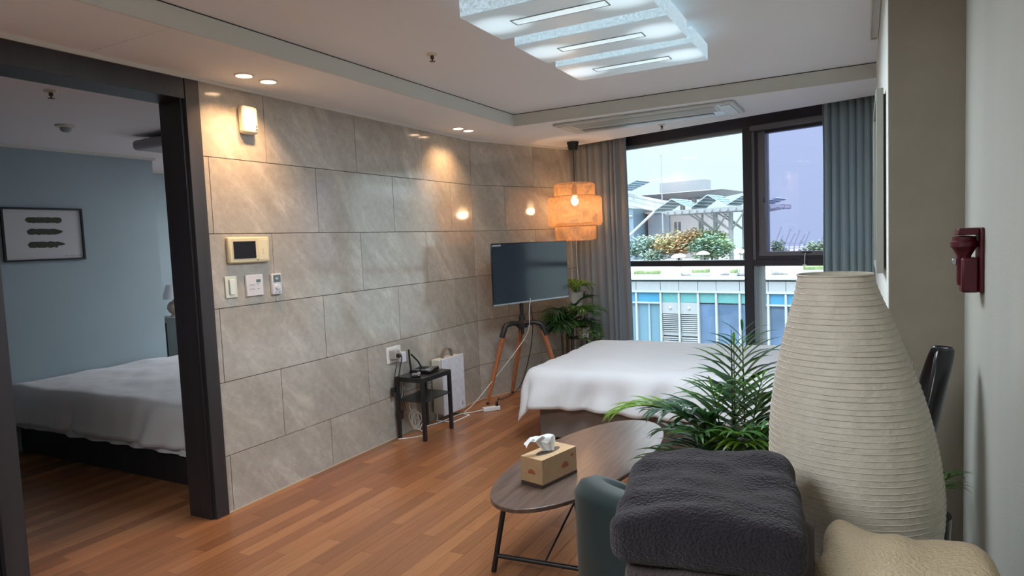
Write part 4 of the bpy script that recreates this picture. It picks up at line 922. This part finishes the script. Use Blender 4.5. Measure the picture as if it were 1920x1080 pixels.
obj('gap_shade_patch', B((-.19, -.05, -.1012, -.100, .04, .74)), M_dark, ns)  # dark patch painting the shadow in the gap between wall and nightstand
tl = thing('table_lamp', 'small table lamp with white cone shade and round beige base', 'lamp', (-6.24, 4.33, .80))
obj('base', lathe([(.045, 0), (.045, .01), (.028, .025), (.055, .05), (.072, .085), (.068, .12), (.045, .15), (.014, .165), (.012, .19)], 28), mat('beige_ceramic', (.36, .27, .22), .5), tl, smooth=True)
obj('shade', lathe([(.115, .185), (.065, .33)], 32, cap=False), mat('white_fabric_shade', (.62, .62, .63), .8), tl, smooth=True)
bl = thing('bedroom_ceiling_light', 'unlit rounded square ceiling light of the bedroom', 'ceiling light', (-4.35, 3.35, 2.302))
obj('mount', B((-.2, .2, -.2, .2, -.03, 0)), M_dark, bl); obj('shade', B((-.34, .34, -.34, .34, -.105, -.0305)), mat('grey_white_acrylic', (.34, .33, .34), .5), bl, bevel=.03, seg=4)
sn = thing('smoke_detector', 'small grey smoke detector on the bedroom ceiling', 'detector', (-4.60, 2.52, 2.302))
obj('base', lathe([(.06, 0), (.058, -.012), (.04, -.016)], 28), M_whited, sn, smooth=True); obj('sensor', lathe([(.036, -.014), (.030, -.035), (.018, -.045)], 20), M_greyp, sn, smooth=True)
# ================================================================ OUTSIDE
def omat(n_, c_, *a_, **k_): return mat(n_, tuple(min(.8, x_*.5) for x_ in c_), *a_, **k_)
AO = R(8.3); NO = Vector((math.sin(AO), math.cos(AO), 0)); UO = Vector((math.cos(AO), -math.sin(AO), 0))
def othing(name, lab, cat, u, v, z, grp=None):
    p = UO*u+NO*v; t = thing(name, lab, cat, (p.x, p.y, z), -AO, grp); t['uv'] = (u, v, z); return t
class OP:
    """collect boxes in facade coordinates (u along, v away, z up) relative to a thing"""
    def __init__(s, t): s.t = t; s.o = Vector(t['uv'])
    def box(s, name, u0, u1, v0, v1, z0, z1, mt, parent=None, **k):
        o = s.o; return obj(name, B((u0-o.x, u1-o.x, v0-o.y, v1-o.y, z0-o.z, z1-o.z)), mt, parent or s.t, **k)
    def bar(s, name, a, b, r, mt, n=8, parent=None, bm=None):
        bm_ = tube([Vector(a)-s.o, Vector(b)-s.o], r, n, bm)
        return bm_ if bm else obj(name, bm_, mt, parent or s.t)
M_fac = omat('white_facade_panel', (.56, .60, .64), .6); M_fac2 = omat('white_mullion', (.70, .76, .80), .5); M_roofd = omat('pale_roof_paving', (.52, .50, .48), .9, var=(2, .1))
M_gteal = omat('teal_spandrel_glass', (.20, .58, .60), .12); M_gblue = omat('blue_spandrel_glass', (.10, .45, .78), .12); M_gl1 = omat('pale_blue_window_glass', (.24, .44, .58), .1); M_gl2 = omat('deep_blue_window_glass', (.16, .27, .46), .08, var=(.5, .35))
M_lou = omat('louver_white', (.60, .63, .66), .5); M_ldk = omat('louver_recess', (.12, .14, .16), .8)
ob = othing('opposite_building', 'long low white building with teal and blue glass bays beyond the window', 'building', -11.5, 30, -9)
O_ = OP(ob)
us = [-21.2, -20.1, -19.0, -17.9, -16.8, -15.7, -14.44, -13.15, -12.22, -11.28, -10.42, -9.35, -8.85, -8.10, -7.36, -6.55, -5.7, -4.9, -4.0, -3.1, -2.2]
O_.box('core_wall', -21.3, -2.1, 30.35, 31.3, -9, -.72, M_fac)
O_.box('roof_coping', -21.3, -2.1, 29.9, 31.3, -.72, -.66, M_fac2)
O_.box('roof_deck', -60, 12, 31.3, 95, -9, -.80, M_roofd)
O_.box('band_rail', -21.3, -2.1, 29.93, 30.34, -1.33, -1.235, M_fac2)
for i, (a_, b_) in enumerate(zip(us[:-1], us[1:])):
    O_.box('fascia_panel', a_+.012, b_-.012, 30.0, 30.34, -1.232, -.80, M_fac)
    teal = -13.2 < a_ < -8.9; louv = a_ in (-13.15, -12.22)
    O_.box('transom_pane', a_+.05, b_-.05, 30.06, 30.3, -1.80, -1.335, M_gteal if teal else M_gblue, label='teal transom pane' if teal else 'blue transom pane')
    O_.box('mullion', a_-.045, a_+.045, 29.96, 30.34, -8.8, -1.335, M_fac2)
    if louv:
        O_.box('vent_panel', a_+.05, b_-.05, 30.04, 30.3, -2.36, -1.81, M_lou)
        rv = obj('round_vent', lathe([(.075, 0), (.06, .05), (.02, .07)], 16), M_fac2, ob, smooth=True); rv.matrix_local = Matrix.Translation(Vector(((a_+b_)/2, 30.04, -2.08))-O_.o) @ Matrix.Rotation(R(90), 4, 'X')
        for z0, n_ in ((-3.22, 9), (-4.6, 12)):
            fr = O_.box('louver_panel', a_+.05, b_-.05, 30.16, 30.3, z0, z0+n_*.095, M_ldk)
            for k in range(n_): O_.box('slat', a_+.08, b_-.08, 30.03, 30.12, z0+k*.095+.01, z0+k*.095+.062, M_lou, parent=fr)
        O_.box('vent_panel', a_+.05, b_-.05, 30.1, 30.3, -3.42, -3.23, M_lou)
    else:
        O_.box('window_pane', a_+.05, b_-.05, 30.12, 30.3, -8.6, -1.86, M_gl1 if a_ < -13.2 else M_gl2)
        if not teal: O_.box('transom_rail', a_+.046, b_-.046, 29.98, 30.33, -1.88, -1.805, M_fac2)
        if a_ < -13.2: O_.box('inner_bar', (a_+b_)/2-.05, (a_+b_)/2+.05, 30.05, 30.11, -8.6, -1.89, omat('pale_bar', (.45, .62, .72), .4))
obj('sill', B((-9.8, 9.4, -.1, .3, 0, .2)), M_fac, ob)
gr = struct('floor_street', B((-60, 40, 7.5, 29.5, -9.2, -9.0)), omat('street_asphalt', (.25, .25, .25), .9))
# planters and low hedges on the deck
M_hedge = omat('pale_green_hedge', (.30, .42, .18), .8, var=(6, .3), bump=(9, 1))
for i, (u_, v_, w_, lab) in enumerate(((-15.2, 33, 1.5, 'leftmost low green planter on the opposite roof edge'), (-12.6, 34, .9, 'second low green planter on the opposite roof edge'), (-10.7, 33.5, .3, 'narrow planter right of the second one on the opposite roof'),
                                       (-7.0, 36, 2.0, 'wide green planter on the opposite roof right of the mullion'))):
    t = othing('roof_planter', lab, 'planter', u_, v_, -.80, 'planters on the opposite roof')
    obj('box', B((-w_/2, w_/2, -.3, .3, 0, .18)), M_fac2, t, bevel=.02); bm = soft_slab(w_*.94, .5, .25, .08, n=10, amp=.05, sc=4, seed=i); bmesh.ops.translate(bm, verts=bm.verts, vec=(0, 0, .15)); obj('hedge', bm, M_hedge, t, smooth='all')
for i, (u_, v_, s_, lab) in enumerate(((-13.6, 34.5, .32, 'leftmost pale rock on the opposite roof'), (-11.5, 35, .42, 'tall pale rock left of centre on the opposite roof'), (-10.2, 34, .5, 'wide pale rock near the mullion on the opposite roof'), (-8.9, 35, .4, 'pale rock behind the mullion on the opposite roof'))):
    bm = bmesh.new(); bmesh.ops.create_icosphere(bm, subdivisions=3, radius=s_)
    for v in bm.verts: v.co *= 1+.35*noise.noise(v.co*3+Vector((i, 0, 0))); v.co.z = max(0, v.co.z*.9+.1)
    p = UO*u_+NO*v_; o = obj('rock', bm, omat('pale_rock', (.50, .50, .52), .9, var=(4, .2)), smooth='all'); o.location = (p.x, p.y, -.80); tag(o, lab, 'rock', 'rocks on the opposite roof')
# parasols
for i, (u_, v_, z_, r_, lab) in enumerate(((-18.0, 44, .05, .42, 'leftmost small white parasol on the roof terrace'), (-17.35, 43, .12, .40, 'second small white parasol on the roof terrace'), (-16.5, 45, .20, .48, 'third small white parasol, below the maple tree'),
                                           (-13.6, 44, .28, .46, 'fourth small white parasol, right of the dark bush'), (-12.75, 44, .18, .52, 'rightmost small white parasol on the roof terrace'))):
    t = othing('parasol', lab, 'parasol', u_, v_, -.80, 'white parasols on the roof terrace'); zt = z_+.80
    obj('canopy', lathe([(r_, zt-.22), (r_*.85, zt-.10), (r_*.45, zt), (.02, zt+.05)], 14), M_fac2, t, smooth=True); obj('pole', tube([(0, 0, 0), (0, 0, zt)], .03, 6), M_lou, t)
# trees
def tree(lab, u_, v_, zc, rx, rz_, cols, n, seed, grp='trees on the roof terrace', cat='tree'):
    t = othing('tree', lab, cat, u_, v_, -.80, grp); random.seed(seed); bmt = bmesh.new(); top = zc+.80
    tube([(0, 0, 0), (.05, 0, top*.45), (0, 0, top)], .1, 7, bmt, radii=[.12, .08, .04])
    cl_ = []
    for k in range(26):
        a_, r_ = random.uniform(0, 6.28), math.sqrt(random.random()); hz = random.uniform(-1, 1)*math.sqrt(1-r_*r_*.8); c = Vector((rx*r_*math.cos(a_)*.82, rx*r_*math.sin(a_)*.82, top+rz_*hz*.75)); cl_.append(c)
        if k % 3 == 0: tube([(0, 0, top*.5), tuple(c*.5+Vector((0, 0, top*.35))), tuple(c)], .03, 5, bmt, radii=[.05, .035, .015])
    obj('trunk', bmt, omat('grey_bark', (.16, .13, .11), .9), t)
    for key, part in ((0, .6), (1, .4)):
        bm = bmesh.new()
        for k in range(int(n*part)):
            c = cl_[int(random.random()*13)*2+key] if random.random() < .8 else random.choice(cl_); p = c+Vector((random.gauss(0, .24), random.gauss(0, .24), random.gauss(0, .15)))*rx
            s_ = random.uniform(.07, .13)*(.7+rx*.3); M_ = Matrix.Translation(p) @ Matrix.Rotation(random.uniform(0, 6.28), 4, 'Z') @ Matrix.Rotation(random.uniform(-1, 1), 4, 'X')
            bm.faces.new([bm.verts.new(M_ @ Vector((x_*s_, y_*s_, 0))) for x_, y_ in ((-1, -.2), (0, -.7), (1, 0), (0, .7))])
        o = obj('foliage', bm, cols[key], t); o['kind'] = 'stuff'
def lm(n, c): m_ = omat(n, c, .7, var=(2, .25)); return m_ 
L1 = lm('tree_leaf_green', (.26, .46, .17)); L2_ = lm('tree_leaf_orange', (.82, .50, .24)); L3 = lm('tree_leaf_dark', (.19, .36, .26)); L4 = lm('tree_leaf_pale', (.42, .60, .48)); L5 = lm('tree_leaf_lime', (.46, .64, .28)); L6 = lm('tree_leaf_yellow', (.72, .70, .32))
tree('orange topped maple tree on the roof terrace', -19.9, 49, .85, 1.75, 1.05, (L2_, L6), 2600, 1)
tree('green tree right behind the orange topped maple', -18.4, 50.5, .95, 1.6, .8, (L1, L5), 2200, 2)
tree('dark blue green round bush in front of the pergola columns', -16.6, 47, .40, 1.35, .95, (L3, L1), 2600, 3)
tree('pale hazy tree at the far left of the window view', -23.3, 50, .5, 1.5, 1.1, (L4, L3), 1800, 4)
tree('pale small tree left of the orange topped maple', -21.7, 48, -.1, .9, .6, (L4, L4), 900, 5)
tree('small green bush right of the last pergola column', -14.6, 50, .0, .7, .5, (L5, L1), 700, 6)
tree('pale yellow green bush at the left of the casement view', -13.2, 52, .15, .6, .6, (L5, L4), 700, 7)
tree('rounded lime green bush at the lower right of casement view', -11.0, 55, -.1, 1.2, .55, (L5, L5), 1300, 8)
# pavilion
M_pavr = omat('grey_roof_slab', (.42, .44, .48), .6); M_pavu = omat('shaded_soffit_grey', (.34, .37, .43), .7); M_pink = omat('pale_pink_stone', (.62, .56, .58), .8); M_lav = omat('lavender_wall', (.40, .45, .55), .7); M_wst = omat('white_steel', (.85, .92, .98), .5); M_hall = omat('pale_blue_hall_glass', (.36, .50, .64), .25)
pv = othing('pavilion', 'grey pavilion building with broad upswept flat roof on the terrace', 'building', -23.5, 60, -.80); Q = OP(pv)
Q.box('parapet', -26.1, -21.65, 60, 61.5, 5.45, 6.42, M_pavr)
def frus(r0, z0, r1, z1):
    bm = bmesh.new(); a_ = [bm.verts.new(Vector((x_, y_, z0))-Q.o) for x_, y_ in ((r0[0], r0[2]), (r0[1], r0[2]), (r0[1], r0[3]), (r0[0], r0[3]))]; b_ = [bm.verts.new(Vector((x_, y_, z1))-Q.o) for x_, y_ in ((r1[0], r1[2]), (r1[1], r1[2]), (r1[1], r1[3]), (r1[0], r1[3]))]
    bm.faces.new(a_); bm.faces.new(b_)
    for i in range(4): bm.faces.new((a_[i], a_[(i+1) % 4], b_[(i+1) % 4], b_[i]))
    return bm
obj('roof_slab', frus((-29, -19.6, 58.5, 66), 5.30, (-26.2, -21.5, 59.9, 64.2), 5.449), M_pavr, pv); obj('roof_soffit', frus((-26.3, -21.9, 60, 64.5), 4.85, (-29, -19.6, 58.5, 66), 5.2999), M_pavu, pv)
for u_ in (-24.1, -22.95, -22.15): Q.box('column', u_-.17, u_+.17, 60.4, 60.8, 3.62, 4.849, M_pavr)
Q.box('main_block', -25.4, -21.6, 60.6, 67, -.80, 3.6, M_pink); Q.box('side_block', -27.6, -25.41, 60.4, 67, -.80, 3.7, M_lav); Q.box('block_cornice', -27.8, -21.4, 60.2, 67, 3.601, 3.61+.12, M_fac2)
for u0_, z0 in ((-24.95, 1.55), (-24.55, 1.55), (-22.55, 1.6)): Q.box('window', u0_, u0_+.22, 60.54, 60.6, z0, z0+1.1, M_ldk)
# glass hall
gh = othing('glass_hall', 'pale blue glass hall with sloping white roof beams at far left', 'building', -30, 58, -.80); Q = OP(gh)
bm = bmesh.new(); prism(bm, [(-6, -.8+.8), (2.0, 0), (2.0, 4.9), (-6, 6.6)], 0, 6); bmesh.ops.transform(bm, matrix=Matrix(((1, 0, 0, 0), (0, 0, 1, 0), (0, 1, 0, 0), (0, 0, 0, 1))), verts=bm.verts); obj('glass_wall', bm, M_hall, gh)
for dz_, r_ in ((0, .16), (-.45, .08), (-.9, .14)): Q.bar('roof_beam', (-36, 57.7, 7.4+dz_), (-24.3, 57.7, 4.35+dz_), r_, M_wst)
for k in range(9): Q.bar('purlin', (-34.5+k*1.1, 57.7, 7.0-k*.287), (-34.0+k*1.1, 57.7, 5.95-k*.287), .05, M_wst)
Q.bar('diagonal_strut', (-28.6, 57.4, 1.2), (-24.9, 57.4, 4.2), .12, M_wst)
Q.bar('mullion_rail', (-36, 57.8, 3.6), (-28, 57.8, 3.4), .06, M_wst); Q.bar('mullion_rail', (-36, 57.8, 1.2), (-28, 57.8, 1.1), .05, M_wst)
M_sol = omat('blue_solar_glass', (.12, .34, .50), .6)
def solar(name, lab, u0_, z0, u1_, z1, v0, v1, strips, grp='solar panels over the terrace'):
    t = othing(name, lab, 'solar panel', (u0_+u1_)/2, (v0+v1)/2, min(z0, z1)-.0, grp); o = Vector(t['uv']); ln = math.hypot(u1_-u0_, z1-z0); an = math.atan2(z1-z0, u1_-u0_)
    Mx = Matrix.Translation(Vector((u0_, v0, z0))-o) @ Matrix.Rotation(-an, 4, 'Y')
    for k in range(strips):
        a_ = ln*k/strips; bm = bmesh.new(); box(bm, a_+.05, a_+ln/strips-.07, 0.05, v1-v0-.05, -.02, .02, Mx); obj('strip', bm, M_sol, t)
    bm = bmesh.new(); box(bm, 0, ln, 0, .06, -.06, -.021, Mx); box(bm, 0, ln, v1-v0-.06, v1-v0, -.06, -.021, Mx)
    for k in range(strips+1): box(bm, ln*k/strips-.03, ln*k/strips+.03, .06, v1-v0-.06, -.06, -.021, Mx)
    obj('frame', bm, M_wst, t)
solar('solar_panel', 'solar panel array on the glass hall roof at far left', -28.6, 5.9, -26.6, 6.6, 56, 59, 5)
zz = [(-21.6, 3.35), (-20.05, 4.2), (-18.6, 3.45), (-17.25, 4.3), (-15.9, 3.5), (-14.7, 4.1), (-13.9, 3.34), (-12.4, 3.75)]
labs = ['leftmost rising panel over the pergola', 'first falling panel over the pergola', 'second rising panel over the pergola', 'second falling panel over the pergola', 'rising panel over pergola beside the mullion', 'falling panel over pergola behind the mullion', 'rightmost panel of the pergola seen through casement']
for (a_, b_), lab in zip(zip(zz[:-1], zz[1:]), labs): solar('solar_panel', lab, a_[0]+.03, a_[1], b_[0]-.03, b_[1], 48.2, 51.4, 4)
pg_ = othing('pergola', 'tall grey steel pergola with branching columns on the roof terrace', 'pergola', -17, 50, -.80); Q = OP(pg_); M_pst = omat('pale_grey_steel', (.50, .53, .57), .5)
for v_ in (48.4, 50, 51.6): Q.box('roof_beam', -20.6, -12.2, v_-.08, v_+.08, 2.98, 3.3, M_pst)
for k in range(15): Q.box('rafter', -20.5+k*.58, -20.38+k*.58, 48.0, 52, 3.05-.0, 3.2, M_pst)
for u_, v_ in ((-17.3, 50), (-16.0, 49.6), (-15.25, 50.4), (-18.9, 51.6)):
    thin = u_ < -18
    Q.bar('column', (u_, v_, -.80), (u_, v_, 3.0), .09 if thin else .17, M_pst, 10)
    if not thin:
        for dx in (-1.9, -1.5, 1.5): Q.bar('branch_strut', (u_, v_, 1.55), (u_+dx, v_-1*(dx > 0)-.5, 3.0), .06, M_pst)
Q.bar('end_truss', (-14.6, 49, 3.0), (-12.2, 49, 3.25), .05, M_pst); Q.bar('end_truss', (-14.6, 49, 2.65), (-12.2, 49, 2.95), .05, M_pst)
fp = othing('flagpole', 'thin tall flagpole rising above the maple tree', 'pole', -24.6, 57, -.80); obj('pole', tube([(0, 0, 0), (0, 0, 9.4)], .06, 8, radii=[.08, .04]), M_pst, fp); obj('finial', lathe([(.03, 9.4), (.09, 9.47), (.03, 9.55)], 10), M_pst, fp)
ms = othing('steel_sculpture', 'cluster of leaning grey steel masts seen through the casement', 'sculpture', -14.3, 62, -.80); random.seed(2)
for k in range(9):
    x_ = -1.9+k*.42+(k > 6)*.9; obj('mast', tube([(x_, 0, 0), (x_+.1, 0, 1.0), (x_+.45+random.uniform(-.1, .25), 0, 1.7+random.uniform(0, .9))], .06, 6), M_pst, ms)
obj('railing', B((-2.2, 2.6, -.05, .05, 1.0, 1.08), (-2.2, 2.6, -.05, .05, .6, .66)), M_pst, ms)
